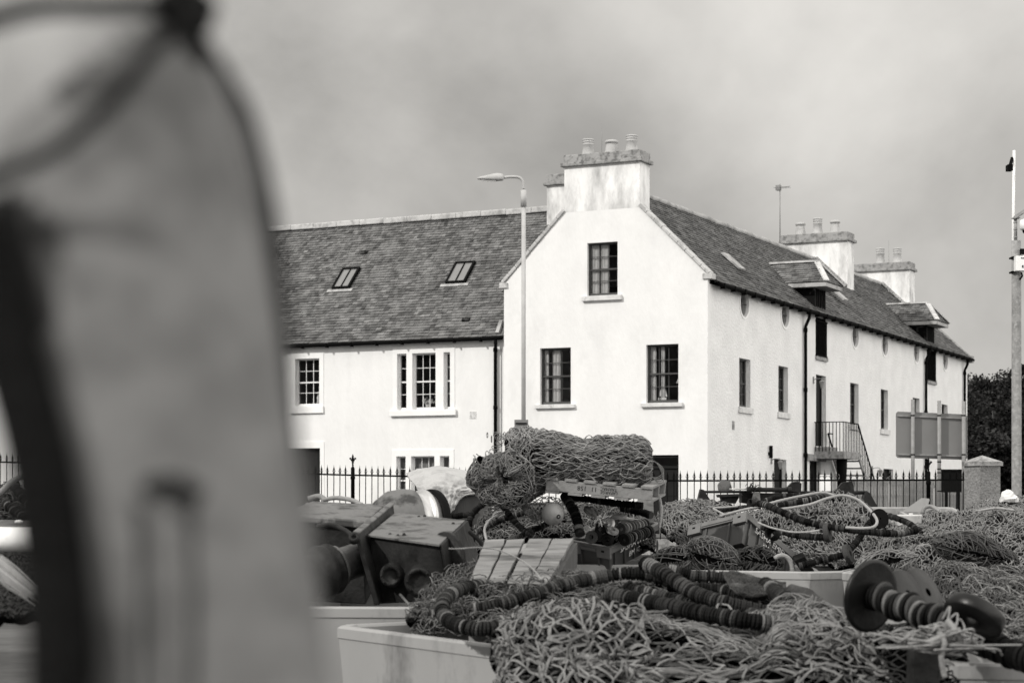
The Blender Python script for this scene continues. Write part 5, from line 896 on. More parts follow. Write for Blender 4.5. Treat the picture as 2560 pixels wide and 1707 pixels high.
# ---------------------------------------------------------------- rolled net on its pallet
def roll():
    A = np.array(at(1330, 1152, 16.95)); B = np.array(at(1630, 1160, 16.95)); n_a, n_c = 110, 70; ax = (B-A)/np.linalg.norm(B-A); rs = np.random.RandomState(4); up = np.array([0, 0, 1.]); sd = np.cross(ax, up); G = np.zeros((n_c, n_a, 3)); w1 = wav(rs, 6, 5.); w2 = wav(rs, 6, 14.)
    for i in range(n_a):
        t = i/(n_a-1); c = A+(B-A)*t+up*(.012*math.sin(t*9)); px_r = np.interp(t, [0, .08, .3, .42, .52, .70, .85, .95, 1.], [64, 66, 55, 50, 58, 58, 58, 50, 30]); R = px_r/F*16.95
        for j in range(n_c):
            a = j/(n_c-1)*2*PI; rr = R*(1+.06*w1(t*4, math.sin(a)*2+math.cos(a))+.03*w2(t*4, 2*math.sin(a))); G[j, i] = c+up*rr*math.sin(a)*1.0+sd*rr*math.cos(a)*1.15
    S = Surf(None, raw=G, lump=0); cen = (A+(B-A)*np.linspace(0, 1, n_a)[:, None])[None]; S.N = G-cen; S.N /= np.linalg.norm(S.N, axis=2, keepdims=True)
    # rolled left end: fat ring of folded netting with a hole, facing front-left
    C0 = np.array(at(1262, 1194, 16.70)); nrm = np.array([-.45, -.88, -.10]); nrm /= np.linalg.norm(nrm); e1 = np.cross(nrm, up); e1 /= np.linalg.norm(e1); e2 = np.cross(e1, nrm); m1, m2 = 190, 24; T = np.zeros((m2, m1, 3)); TC = np.zeros_like(T)
    for i in range(m1):
        t = i/(m1-1); a = -2.2+t*2*PI*1.45; mj = .062+.145*t**.9; mn = (.050+.048*t**.8)*(1+.16*math.sin(3.3*a)+.12*math.sin(7.1*a+1)); d_ = e1*math.cos(a)*1.12+e2*math.sin(a)*(1+.12*math.sin(a+.8)); cc = C0+d_*mj+nrm*(.05-.09*t+.015*math.sin(3*a))
        for j in range(m2): b = j/(m2-1)*2*PI; T[j, i] = cc+d_*mn*math.cos(b)+nrm*mn*1.25*math.sin(b); TC[j, i] = cc
    T0_ = T; S2_ = Surf(None, raw=T, lump=0); S2_.N = T-TC; S2_.N /= np.linalg.norm(S2_.N, axis=2, keepdims=True)
    # bulk joining the end to the roll
    A3 = np.array(at(1262, 1166, 16.95)); B3 = np.array(at(1390, 1152, 17.1)); G3 = np.zeros((50, 40, 3)); C3 = np.zeros_like(G3)
    for i in range(40):
        t = i/39; c = A3+(B3-A3)*t; R = np.interp(t, [0, .15, .5, .8, 1], [70, 88, 84, 68, 50])/F*17
        for j in range(50): a = j/49*2*PI; rr = R*(1+.07*w1(t*2+5, math.sin(a)*2)); G3[j, i] = c+up*rr*math.sin(a)+sd*rr*math.cos(a); C3[j, i] = c
    S3_ = Surf(None, raw=G3, lump=0); S3_.N = G3-C3; S3_.N /= np.linalg.norm(S3_.N, axis=2, keepdims=True)
    mb = MB(); [mb.grid(s_.G-s_.N*.012, 0) for s_ in (S, S2_, S3_)]; mb.sphere(C0-nrm*.12, .13, 0)
    SR = Surf(None, raw=np.transpose(G, (1, 0, 2)).copy(), lump=0); SR.N = np.transpose(S.N, (1, 0, 2)).copy()
    net(mb, SR, .08, .0036, 1, 1, .03, .004, stretch=3.6, sub=4, sag=.010); net(mb, SR, .09, .0040, 2, 1, .05, .014, stretch=3.2, sub=4, sag=.014); net(mb, SR, .10, .0042, 4, 2, .05, .026, stretch=2.0, sub=4, sag=.014, keep=.7); tangle(mb, S, 420, .6, .0036, 3, 1, 0., 1., .02); tangle(mb, S, 140, .6, .0036, 5, 2, 0.2, 1., .03); [fold(mb, S, q_, .03, 26, .0036, k_, 2, 1.2) for k_, q_ in enumerate(([(.02, .42), (.3, .36), (.6, .42), (.97, .38)], [(.1, .22), (.4, .28), (.7, .2), (.95, .26)], [(.05, .55), (.35, .6), (.65, .54), (.95, .6)], [(.1, .75), (.5, .7), (.9, .76)], [(.1, .05), (.5, .1), (.9, .04)]))]
    rs = np.random.RandomState(8)
    net(mb, S2_, .05, .0036, 31, 1, .01, .006, sub=3); tangle(mb, S2_, 240, .3, .0038, 32, 1, 0., 1.5, .015); tangle(mb, S2_, 90, .25, .0038, 33, 2, .3, 1.5, .025)
    for k in range(170):
        u = rs.rand()**.75; b = np.linspace(0, 1, 12)*.42+rs.choice((.03, .08, .30))+rs.rand()*.1; P, Nn = S2_(u+.006*np.sin(b*9+rs.rand()*6)+.045*(b-.3)*rs.randn(), b % 1.); mb.tube(P+Nn*(.003+.016*rs.rand()), .0042*rs.uniform(.8, 1.2), 4, 1+int(rs.rand() < .35), True, False)
    tangle(mb, S2_, 160, .3, .0034, 19, 1, None, 2., .02); tangle(mb, S2_, 60, .3, .0034, 20, 2, None, 2., .03)
    tangle(mb, S3_, 420, .35, .0042, 9, 1, 0.6, 1.5, .02); tangle(mb, S3_, 220, .3, .0042, 10, 2, None, 4., .03); net(mb, S3_, .07, .0045, 11, 2, .03, .02)
    # loose meshes standing off the left and top outline
    for k in range(26):
        a = rs.uniform(.25*PI, 1.05*PI); p = C0+(e1*-math.cos(a)*.9+e2*math.sin(a))*rs.uniform(.27, .33)+nrm*rs.uniform(-.25, .02); R_ = rs.uniform(.018, .045); a1 = rs.randn(3); a1 /= np.linalg.norm(a1); a2 = np.cross(a1, nrm); a2 /= np.linalg.norm(a2); mb.tube([p+a1*R_*math.cos(x)+a2*R_*1.3*math.sin(x) for x in np.linspace(0, 6.28, 13)[:-1]], .0036, 4, 1, True, closed=True)
    for k in range(20):
        p = np.array(at(1215+rs.uniform(0, 130), 1088+rs.uniform(-2, 14), 17.0+rs.uniform(-.1, .2))); R_ = rs.uniform(.02, .035); th_ = rs.uniform(0, 3); mb.tube([p+np.array([math.cos(th_), math.sin(th_), 0])*R_*math.cos(x)+up*R_*math.sin(x) for x in np.linspace(0, 6.28, 13)[:-1]], .0036, 4, 1, True, closed=True)
    p0 = np.array(at(1628, 1190, 16.9))
    for k in range(5): mb.tube(spline([p0+V((-.05, 0, .02*k)), p0+V((.05, 0, -.01-.01*k)), p0+V((.11, .02, .05-.02*k)), p0+V((.04, .02, .12)), p0+V((-.08, 0, .14))], 5), .0038, 4, 2)
    rl_ = mb.build('rolled_net', [net_gap_shade2, mat('roll_twine', .15, .9, .3, 5., .4, 160), mat('roll_twine_pale', .23, .9, .3, 5., .4, 160)]); tag(rl_, 'big rolled trawl net bound with rope, lying on the pallet', 'net')
    for x_, y_, rr_ in ((1372, 1152, 60), (1536, 1150, 59)):
        t = (x_-1330)/280; c = A+(B-A)*t; R = rr_/F*16.95; m2_ = MB(); m2_.tube([c+up*R*1.03*math.sin(a)+sd*R*1.2*math.cos(a)+ax*(.03*math.sin(a)) for a in np.linspace(0, 2*PI, 49)[:-1]], .0075, 7, closed=True); m2_.build('binding_rope', rope_white, rl_)
roll()
# pallet (picture places its near long side), printed upside down
a, b = at(1366, 1192, 16.75), at(1632, 1217, 16.55); X_ = (b-a).normalized(); Y_ = V((-.05, 1, .10)); PMt = orient(a, X_, Y_); Lp = (b-a).length; PL = thing('pallet', 'wooden pallet with upside-down black printing, carrying the rolled net', 'pallet', tuple(a+V((Lp/2, .4, -.12))))
for k in range(3): m = MB(); m.box(0, Lp, .0+k*.36, .045+k*.36, -.115, -.02, 0); m.build('stringer', wood_pallet, PL, PMt, bevel=.004)
for k in range(6): m = MB(); x_ = k*(Lp-.1)/5; m.box(x_, x_+.1, -.012, .79, -.0195, .0, 0); m.build('deck_board', wood_pallet, PL, PMt)
for k in range(5): m = MB(); x_ = k*(Lp-.12)/4; m.box(x_, x_+.12, -.01, .79, -.135, -.1155, 0); m.build('bottom_board', wood_pallet, PL, PMt)
TM = PMt @ Matrix.Translation(V((0, -.0012, 0))) @ Matrix(((-1, 0, 0, 0), (0, 0, -1, 0), (0, -1, 0, 0), (0, 0, 0, 1)))
m = MB()
for txt, x_, z_, sz in (('LAFARGE', .55, -.083, .036), ('TARMAC', .545, -.053, .036), ('11', .42, -.066, .055), ('158', .315, -.066, .055)):
    text_mesh(m, txt, sz, TM @ Matrix.Translation(V((-x_, -z_, 0))), 0, .0006)
m.build('printing', ink, PL)
m = MB(); p = at(1622, 1288, 17.7); m.hexa([p+V((-.06, 0, -.1)), p+V((.05, 0, -.1)), p+V((.05, .3, -.1)), p+V((-.06, .3, -.1))], [p+V((-.07, 0, .16)), p+V((.04, 0, .16)), p+V((.04, .3, .16)), p+V((-.07, .3, .16))]); tag(m.build('timber_block', wood), 'pale timber block propping up the right end of the pallet', 'timber')
rope('pipe', 'curved pale pipe standing right of the pallet, before the gable door', 'pipe', [(1634, 1216, 17.4), (1644, 1232, 17.4), (1651, 1258, 17.4), (1652, 1288, 17.4), (1648, 1320, 17.4)], .016, rope_white, twist=False)
# round float
p = at(1382, 1284, 16.8); FL = thing('float', 'round grey fishing float with a dimpled eye, under the pallet', 'float', tuple(p-V((0, 0, .098))))
m = MB(); m.sphere(tuple(p), .098, 0, 32, 20); q = p+V((.062, -.085, -.018)); m.build('ball', float_m, FL); m = MB(); m.lathe([(.012, -.02), (.020, .0), (.017, .009), (.008, .004), (.006, -.01)], axisM(p+V((.045, -.078, -.022)), (.5, -.82, -.25)), 16); m.build('eye', rub[1], FL)
m = MB(); m.lathe([(.03, 0), (.022, .03), (.012, .035)], axisM(p+V((.088, 0, .018)), (1, 0, .2)), 12); m.build('neck', float_m, FL)
# ---------------------------------------------------------------- fish boxes
def fish_box(label, Fm, sx, sy, h, txt):
    """local origin: rim corner; x along the short end, y along the long side, z up; opening at z=0"""
    t = thing('fish_box', label, 'box', tuple(Fm.translation), 0, 'grey plastic fish boxes')
    def ring(e, z, k=.04):
        out = []
        for cx_, cy_, a0 in ((sx-k, k, -90), (sx-k, sy-k, 0), (k, sy-k, 90), (k, k, 180)):
            for q in range(4): a = math.radians(a0+q*30); out.append((cx_+math.cos(a)*(k+e), cy_+math.sin(a)*(k+e), z))
        return out
    mb = MB(); mb.grid([ring(-.035, -h), ring(-.028, -.06), ring(-.034, -.012), ring(-.045, -h+.012)], wrap=True, sm=False); n = len(mb.v); mb.f += [tuple(range(16)), tuple(range(n-1, n-17, -1))]; mb.m += [0]*2; mb.s += [False]*2; mb.t += [1]*2
    for k in range(5): y_ = .1+(sy-.2)*k/4; mb.box(sx-.03, sx-.014, y_-.01, y_+.01, -h+.01, -.07); mb.box(.014, .03, y_-.01, y_+.01, -h+.01, -.07)
    for k in (.3, .7): mb.box(sx*k-.01, sx*k+.01, .014, .03, -h+.01, -.07); mb.box(sx*k-.01, sx*k+.01, sy-.03, sy-.014, -h+.01, -.07)
    mb.build('body', box_m, t, Fm)
    r = MB(); r.grid([ring(-.027, -.062), ring(.0, -.062), ring(.004, -.006), ring(-.004, 0), ring(-.03, 0), ring(-.034, -.012)], wrap=True, sm=False)
    for yy, y2 in ((-.008, .02), (sy-.02, sy+.008)):
        for x0, x1 in ((.0, .14), (sx-.14, sx)): r.box(x0, x1, yy, y2, -.105, -.004); r.box(x0+.05, x0+.08, yy-.002, y2+.002, -.052, -.035, 1)
    rm = r.build('rim', [box_rim, black_paint], t, Fm)
    for yy in (-.004, sy+.004): g_ = MB(); g_.box(.15, sx-.15, yy-.006, yy+.006, -.05, -.03); g_.build('handle', box_rim, t, Fm)
    l_ = MB(); T0 = Fm @ Matrix(((0, 0, 1, sx-.005), (1, 0, 0, sy*.5), (0, 1, 0, -h*.45), (0, 0, 0, 1)))
    text_mesh(l_, txt[0], .085, T0 @ Matrix.Translation(V((0, .035, 0))), 0, .001, .15); text_mesh(l_, txt[1], .07, T0 @ Matrix.Translation(V((0, -.045, 0))), 0, .001, .15); l_.build('lettering', ink_white, t); return t
f_, l_, r_c = at(1538, 1371, 17.0), at(1417, 1349, 17.3), at(1677, 1312, 17.55)
xd = (f_-l_).normalized(); yd = (r_c-f_); FB = orient(l_, xd, yd); fish_box('grey fish box full of rubber discs, standing on the tub rim', FB, .46, .80, .23, ('SASHA EMIEL', 'BM 181'))
a, b, c = at(1723, 1314, 17.9), at(1868, 1278, 17.5), at(1985, 1388, 18.0); FB2 = orient(a, (b-a), (c-b)); fish_box('tilted fish box with lettering, tipped among the nets beside the twisted bundles', FB2, (b-a).length, .80, .30, ('SASHA EMIEL', 'BM 181'))
# discs lying in the upright box
r6 = random.Random(12)
def disc(lb, c, ax, r, th, m, grp='rubber discs loose in the fish box', hole=.38, M=None):
    T = axisM(c, ax); mb = MB(); mb.grid([[T @ V((rr*math.cos(a), rr*math.sin(a), z)) for a in np.linspace(0, 2*PI, 29)[:-1]] for rr, z in ((r*hole, 0), (r*.96, 0), (r, th*.1), (r, th*.9), (r*.96, th), (r*hole, th), (r*hole, 0))], wrap=True, sm=False); return tag(mb.build('rubber_disc', m), lb, 'disc', grp)
for i, (x, y, ax, r, n_, mm, lb) in enumerate(((1470, 1327, (-.75, -.6, .3), .045, 1, white_paint, 'white disc standing on edge, front left in the fish box'), (1528, 1311, (-.75, -.6, .3), .05, 1, white_paint, 'white disc standing on edge, farther back in the fish box'), (1479, 1343, (-.2, -.95, .1), .056, 1, rub[3], 'grey disc facing the viewer with a large hole'),
    (1520, 1349, (-.2, -.95, .2), .056, 1, rub[0], 'black disc facing the viewer at the front of the fish box'), (1448, 1342, (.1, -.2, 1), .055, 1, rope_white, 'pale disc lying flat in the left corner of the fish box'), (1542, 1293, (.1, -.2, 1), .085, 1, rope_mid, 'wide pale disc lying flat at the back of the fish box'), (1530, 1330, (.3, -.5, 1), .055, 1, rope_mid, 'pale disc lying tilted in the middle of the fish box'))):
    disc(lb, at(x, y, 17.0+.15*(y < 1330)), ax, r, .03, mm)
for i, (x0, y0, x1, y1, n_, r, lb) in enumerate(((1492, 1340, 1546, 1330, 9, .052, 'in the front row stack'), (1560, 1349, 1622, 1328, 13, .052, 'in the long stack along the right side'), (1552, 1322, 1612, 1310, 9, .05, 'in the pale stack at the back'), (1500, 1322, 1520, 1314, 4, .046, 'in the short dark stack behind the white disc'))):
    for k in range(n_):
        t = k/max(1, n_-1); p = at(x0+(x1-x0)*t, y0+(y1-y0)*t, 17.02+.25*t+.12*(i == 2)); ax = (at(x1, y1, 17.4)-at(x0, y0, 17.0)).normalized()+V((r6.uniform(-.12, .12), r6.uniform(-.12, .12), r6.uniform(-.12, .12))); mm = r6.choice([rub[1], rub[2], rub[3], rub[4], rub[2]]) if i != 2 else r6.choice([rub[4], rope_mid, rub[3]])
        o = disc('one of the like rubber discs '+lb, p, ax, r*r6.uniform(.92, 1.05), .016, mm, 'rubber discs stacked '+lb)
# rubber flanges and the pierced disc on the middle heap
disc('worn rubber flange at the end of the sagging disc rope', at(2062, 1332, 16.9), (.9, -.35, .15), .085, .045, rub[3], 'rubber flanges', .3)
disc('worn rubber flange near the tub rim, where two disc ropes meet', at(2114, 1386, 16.85), (.85, -.4, .3), .085, .045, rub[3], 'rubber flanges', .3)
disc('black pierced disc inside the loop of the long pale rope', at(2196, 1297, 17.1), (.35, -.9, .15), .088, .03, rub[0], 'rubber flanges', .12)
m = MB(); T = axisM(at(1938, 1338, 16.9), (-.6, -.75, .3)); m.grid([[T @ V((rr*math.cos(a), rr*math.sin(a), z)) for a in np.linspace(0, 2*PI, 25)[:-1]] for rr, z in ((.05, 0), (.055, .09), (.045, .09), (.04, 0))], wrap=True); tag(m.build('rubber_collar', rub[1]), 'dark rubber collar just right of the lettering of the tilted fish box', 'collar')
m = MB(); T = axisM(at(1885, 1259, 17.5), (-.8, -.5, .2)); m.grid([[T @ V((rr*math.cos(a), rr*math.sin(a), z)) for a in np.linspace(0, 2*PI, 25)[:-1]] for rr, z in ((.03, 0), (.036, .05), (.030, .05), (.024, 0))], wrap=True); tag(m.build('rubber_collar', rub[2]), 'ringed collar at the upper end of the long disc rope', 'collar')
m = MB(); a = at(1985, 1402, 17.25); m.hexa([a, a+V((.09, -.02, .04)), a+V((.2, .02, -.13)), a+V((.12, .03, -.17))], [q+V((0, .12, .04)) for q in (a, a+V((.09, -.02, .04)), a+V((.2, .02, -.13)), a+V((.12, .03, -.17)))]); tag(m.build('rubber_wedge', rub[1], bevel=.006), 'dark rubber wedge on the tub rim beside the bent pale pipe', 'wedge')
# drum
d = 19.; c = at(2273, 1286, d); m = MB(); m.lathe([(.10, -.6), (.118, -.58), (.118, -.36), (.122, -.35), (.118, -.34), (.118, -.02), (.124, -.01), (.118, .0), (.10, -.008), (.0, -.008)], Matrix.Translation(c), 32); m.lathe([(.02, -.01), (.02, .015), (.001, .016)], Matrix.Translation(c+V((.01, -.03, .0))), 12)
tag(m.build('drum', mat('rusty_drum', .55, .6, .15, 6., .2, 20, v2=.14, mscale=6., thr=(.52, .62), stretch=(1, 1, .3))), 'small pale drum with rust-stained sides behind the disc ropes', 'drum')
# white sack
c = at(2523, 1247, 22.8); G = []; rq_ = np.random.RandomState(6)
for i, (z, w_) in enumerate(((0, .10), (.03, .115), (.06, .10), (.085, .082), (.11, .062), (.13, .035), (.138, .006))):
    G.append([(c.x-.02*i/6+w_*math.cos(a)*rq_.uniform(.8, 1.15), c.y+w_*.8*math.sin(a)*rq_.uniform(.8, 1.15), c.z-.03+z+rq_.uniform(-.008, .008)) for a in np.linspace(0, 2*PI, 12)[:-1]])
m = MB(); m.grid(G, wrap=True, sm=False); tag(m.build('sack', sack_m), 'crumpled white sack on the net pile beside the camera pole', 'sack')
# ---------------------------------------------------------------- tarpaulin over a plywood crate
d = 20.; x0, x1 = at(1070, 0, d).x, at(1228, 0, d).x; zt_ = at(0, 1226, d).z
m = MB(); m.box(x0, x1, d-.1, d+.75, zt_-.75, zt_); tag(m.build('crate', ply, bevel=.01), 'weathered plywood crate under the pale tarpaulin', 'crate')
rs_ = np.random.RandomState(31); n1 = wav(rs_, 7, 9.); n2 = wav(rs_, 7, 26.)
rows = [[(1024, 1200, 20.9), (1080, 1176, 21), (1140, 1182, 21), (1200, 1196, 21), (1250, 1222, 20.9)], [(1019, 1192, 20.3), (1070, 1178, 20.4), (1140, 1184, 20.4), (1210, 1200, 20.4), (1262, 1228, 20.3)], [(1030, 1210, 19.9), (1075, 1196, 19.95), (1140, 1202, 19.95), (1200, 1218, 19.95), (1250, 1234, 19.9)], [(1042, 1222, 19.75), (1085, 1216, 19.75), (1125, 1222, 19.8), (1155, 1230, 19.85), (1190, 1236, 19.86)], [(1060, 1262, 19.7), (1090, 1256, 19.7), (1120, 1254, 19.75), (1140, 1250, 19.8), (1150, 1244, 19.84)], [(1078, 1300, 19.7), (1090, 1304, 19.7), (1100, 1300, 19.75), (1108, 1290, 19.78), (1116, 1284, 19.8)]]
ST = Surf(rows, 90, 80, 0); uu, vv = np.meshgrid(np.linspace(0, 1, 90), np.linspace(0, 1, 80)); fold = np.abs(np.sin(uu*26+3*n1(uu, vv)))*.014*np.clip((vv-.3)*4, 0, 1); ST.G = ST.G+ST.N*((1-2*np.abs(n1(uu, vv)))*.035+.012*(1-3*np.abs(n2(uu, vv)))-fold+.03*np.exp(-((vv-.42)/.05)**2))[..., None]
m = MB(); m.grid(ST.G); o = m.build('tarpaulin', tarp_m); tag(o, 'crumpled pale tarpaulin draped over the plywood crate', 'tarpaulin'); sm_ = o.modifiers.new('s', 'SOLIDIFY'); sm_.thickness = .004
# ---------------------------------------------------------------- rusty winch
at0, ax0 = at, axisM; WS = 1.13
def at(x, y, d): return at0(x, y, d*WS)
def axisM(o, z, ref=(0, 0, 1)): return ax0(o, z, ref) @ Matrix.Scale(WS, 4)
WN = thing('winch', 'rusty deck winch with box housing, flanged ports and drum, in the tub left of centre', 'winch', tuple(at(1000, 1520, 11.6)))
def hx(name, m_, tops, bots, par=WN, bev=.008):
    q = MB(); q.hexa([at(*p) for p in bots], [at(*p) for p in tops]); return q.build(name, m_, par, bevel=bev, recalc=True)
hx('housing', rust, [(925, 1339, 11.3), (1098, 1363, 10.9), (1160, 1304, 11.9), (990, 1284, 12.3)], [(935, 1510, 11.3), (1125, 1500, 10.9), (1180, 1420, 11.9), (1000, 1430, 12.3)])
hx('top_plate', rust_pale, [(920, 1336, 11.28), (1098, 1360, 10.86), (1162, 1300, 11.92), (988, 1280, 12.32)], [(920, 1341, 11.28), (1098, 1366, 10.86), (1162, 1305, 11.92), (988, 1285, 12.32)], bev=.002)
hx('end_plate', rust, [(1099, 1362, 10.88), (1104, 1361, 10.88), (1170, 1300, 11.9), (1164, 1301, 11.9)], [(1127, 1516, 10.88), (1133, 1516, 10.88), (1212, 1440, 11.9), (1206, 1440, 11.9)])
m = MB(); T = axisM(at(1110, 1425, 11.2), (.86, .5, 0)); m.lathe([(.22, 0), (.22, .03), (.12, .05)], T, 28); m.build('end_cover', rust, WN)
hx('housing', rust_pale, [(700, 1284, 12.0), (915, 1303, 11.8), (960, 1262, 12.6), (780, 1252, 12.8)], [(700, 1297, 12.0), (915, 1322, 11.8), (960, 1290, 12.6), (780, 1280, 12.8)])
hx('housing', rust, [(705, 1297, 12.05), (905, 1318, 11.85), (950, 1285, 12.6), (780, 1275, 12.8)], [(720, 1500, 12.05), (915, 1510, 11.85), (950, 1440, 12.6), (780, 1430, 12.8)])
hx('flange_plate', rust, [(884, 1331, 11.1), (897, 1334, 11.1), (984, 1262, 12.5), (974, 1259, 12.5)], [(935, 1512, 11.1), (950, 1512, 11.1), (1000, 1430, 12.5), (990, 1430, 12.5)])
hx('flange_plate', rust_pale, [(882, 1327, 11.12), (898, 1330, 11.12), (986, 1257, 12.48), (973, 1255, 12.48)], [(882, 1332, 11.12), (898, 1335, 11.12), (986, 1262, 12.48), (973, 1260, 12.48)])
for x, y, r in ((980, 1437, .062), (1052, 1452, .083)):
    T = axisM(at(x, y, 11.02+.1*(x < 1000)), (-.16, -.98, -.05)); m = MB(); m.lathe([(r*1.15, -.03), (r*1.15, 0), (r, .012), (r, .035), (r*.94, .045), (r*.66, .045), (r*.62, .03), (r*.3, .028), (.001, .028)], T, 32)
    for k in range(8): a = k*PI/4; q = T @ V((r*.8*math.cos(a), r*.8*math.sin(a), .046)); m.lathe([(.007, 0), (.007, .008), (.001, .009)], axisM(q, (-.16, -.98, -.05)), 6)
    m.build('port', rust, WN)
m = MB()
for x, y, d_ in ((975, 1338, 11.3), (995, 1341, 11.25), (1010, 1338, 11.25), (1025, 1292, 12.2), (1047, 1294, 12.1), (1062, 1292, 12.1), (1110, 1331, 11.5), (1133, 1311, 11.75)): m.lathe([(.012, -.01), (.012, .008), (.007, .016), (.001, .017)], Matrix.Translation(at(x, y, d_)), 8)
m.build('bolts', rust, WN)['kind'] = 'stuff'
T = axisM(at(968, 1306, 12.9), (.84, .52, -.06)); m = MB(); m.lathe([(.001, -.12), (.07, -.11), (.15, -.07), (.21, .01), (.228, .10), (.228, .16)], T, 36, capb=False, capt=False); m.build('drum_hood', rust_pale, WN)
m = MB(); m.lathe([(.225, .162), (.205, .175), (.205, .235), (.222, .24), (.232, .25), (.232, .262), (.21, .267), (.21, .3), (.1, .31), (.05, .3)], T, 36, capb=False, capt=True); m.build('drum', steel_pale, WN)
m = MB(); m.lathe([(.236, .301), (.24, .31), (.24, .345), (.236, .352), (.04, .355)], T, 36); m.build('drum_flange', rub[0], WN)
T = axisM(at(890, 1400, 11.4), (-.75, -.62, -.25)); m = MB(); m.lathe([(.10, -.05), (.10, .12), (.125, .13), (.125, .16)], T, 30); m.build('gear_case', rust_pale, WN)
m = MB(); m.lathe([(.14, .161), (.15, .18), (.13, .20), (.15, .22), (.155, .26), (.12, .28), (.12, .34), (.14, .36), (.05, .37)], T, 30); m.build('cable_drum', rust, WN)
m = MB(); m.tube(spline([at(795, 1315, 11.3), at(830, 1312, 11.2), (at(862, 1325, 11.1)), at(888, 1346, 11.0)], 6), .016, 8); T = axisM(at(885, 1345, 10.95), (0, -.8, .5)); m.lathe([(.03, -.02), (.03, .02), (.015, .022), (.014, .0)], T, 14); m.build('lever', rust, WN)
m = MB(); m.tube(spline([at(1175, 1330, 11.3), at(1205, 1360, 11.1), at(1222, 1410, 10.9), at(1224, 1450, 10.8)], 6), .014, 8); m.build('hydraulic_hose', rub[0], WN)
m = MB(); m.tube([at(1000, 1455+30, 10.9), at(1022, 1510, 10.8), at(1030, 1530, 10.7)], .009, 6); m.build('rod', rust_pale, WN)
at, axisM = at0, ax0
# weathered boards leaning beside the winch
BO = thing('wooden_frame', 'weathered tilted board frame between the winch and the fish box of discs', 'frame', tuple(at(1300, 1440, 11.5)))
q0, q1, q2, q3 = at(1175, 1450, 11.0), at(1365, 1462, 10.9), at(1432, 1345, 12.3), at(1215, 1347, 12.3)
for k, (t0, t1) in enumerate(((0, .22), (.25, .45), (.50, .76), (.775, 1.))):
    a0, a1, b1, b0 = q0.lerp(q1, t0), q0.lerp(q1, t1), q3.lerp(q2, t1), q3.lerp(q2, t0); mb = MB(); ks = 10; jit = [rnd.uniform(-.006, .006) for _ in range(ks+1)]; top = [[a0.lerp(b0, i/ks)+V((jit[i], 0, jit[i])), a1.lerp(b1, i/ks)+V((jit[-1-i], 0, 0))] for i in range(ks+1)]; dn = V((0, .02, -.025))
    mb.grid([[p, q, q+dn, p+dn] for p, q in top], wrap=True, sm=False); n = len(mb.v); mb.f += [(0, 1, 2, 3), (n-4, n-3, n-2, n-1)]; mb.m += [0]*2; mb.s += [False]*2; mb.t += [1]*2; mb.build('board', wood, BO)
mb = MB(); mb.hexa([q1+V((0, 0, -.18)), q2+V((0, 0, -.18)), q2+V((.03, .05, -.18)), q1+V((.03, .05, -.18))], [q1+V((-.02, .0, -.03)), q2+V((-.02, 0, -.03)), q2+V((.03, .05, -.03)), q1+V((.03, .05, -.03))]); mb.build('side_rail', ply, BO)
mb = MB(); mb.hexa([q0+V((0, .05, -.18)), q1+V((0, .05, -.18)), q1+V((0, .1, -.18)), q0+V((0, .1, -.18))], [q0+V((0, .03, -.03)), q1+V((0, .03, -.03)), q1+V((0, .08, -.03)), q0+V((0, .08, -.03))]); mb.build('cross_rail', ply, BO)
# ---------------------------------------------------------------- steel beam-trawl frame in front of the fence
d = 22.; Xd = lambda x: at(x, 0, d).x; Zd = lambda y: at(0, y, d).z
DR = thing('trawl_frame', 'rusty steel trawl beam with hydraulic ram and shoes lying before the fence', 'trawl frame', (Xd(1960), d, Zd(1262)))
m = MB(); m.tube([(Xd(1750), d, Zd(1229)), (Xd(1880), d, Zd(1229))], .015, 10); m.tube([(Xd(1970), d+.05, Zd(1231)), (Xd(2040), d+.05, Zd(1232)), (Xd(2170), d+.05, Zd(1231))], .022, 10); m.build('beam', rust, DR)
m = MB(); m.tube([(Xd(1822), d-.05, Zd(1222)), (Xd(1872), d-.05, Zd(1222))], .008, 8); m.build('ram_rod', steel_pale, DR)
m = MB(); m.tube([(Xd(1868), d-.05, Zd(1224)), (Xd(1975), d-.05, Zd(1224))], .026, 14); m.lathe([(.034, 0), (.034, .05)], axisM((Xd(1866), d-.05, Zd(1224)), (1, 0, 0)), 12); m.lathe([(.034, 0), (.034, .04)], axisM((Xd(1968), d-.05, Zd(1224)), (1, 0, 0)), 12); m.build('ram', rust, DR)
def plate(name, pts, th, mm, y0=0): q = MB(); q.hexa([(Xd(x), d+y0, Zd(y)) for x, y in pts], [(Xd(x), d+y0+th, Zd(y)) for x, y in pts]); return q.build(name, mm, DR, bevel=.004, recalc=True)
plate('weight', [(1741, 1260), (1779, 1258), (1758, 1224), (1750, 1222)], .18, rust, -.1); plate('bracket', [(1797, 1226), (1832, 1226), (1826, 1202), (1803, 1200), (1795, 1212)], .05, rust_pale, .02)
plate('bracket', [(1800, 1240), (1848, 1240), (1838, 1258), (1810, 1258)], .2, rust, -.05); plate('bracket', [(1794, 1236), (1850, 1234), (1856, 1239), (1796, 1243)], .28, rust, -.1)
plate('body', [(1856, 1256), (1890, 1262), (1985, 1255), (1990, 1233), (1856, 1231)], .3, rust, .03); plate('strut', [(1876, 1262), (1900, 1262), (1897, 1230), (1882, 1230)], .07, rust_pale, -.09)
plate('shoe', [(1966, 1228), (2003, 1230), (2004, 1208), (1996, 1203), (1982, 1204), (1970, 1216)], .09, rust, .0); plate('shoe', [(2090, 1230), (2136, 1232), (2134, 1212), (2130, 1202), (2106, 1206), (2096, 1218)], .09, rust, .0)
plate('bracket', [(2134, 1230), (2150, 1246), (2140, 1258), (2126, 1240)], .06, rust, .02); plate('weight', [(2154, 1268), (2191, 1266), (2172, 1232), (2164, 1227), (2158, 1240)], .18, rust, -.08)
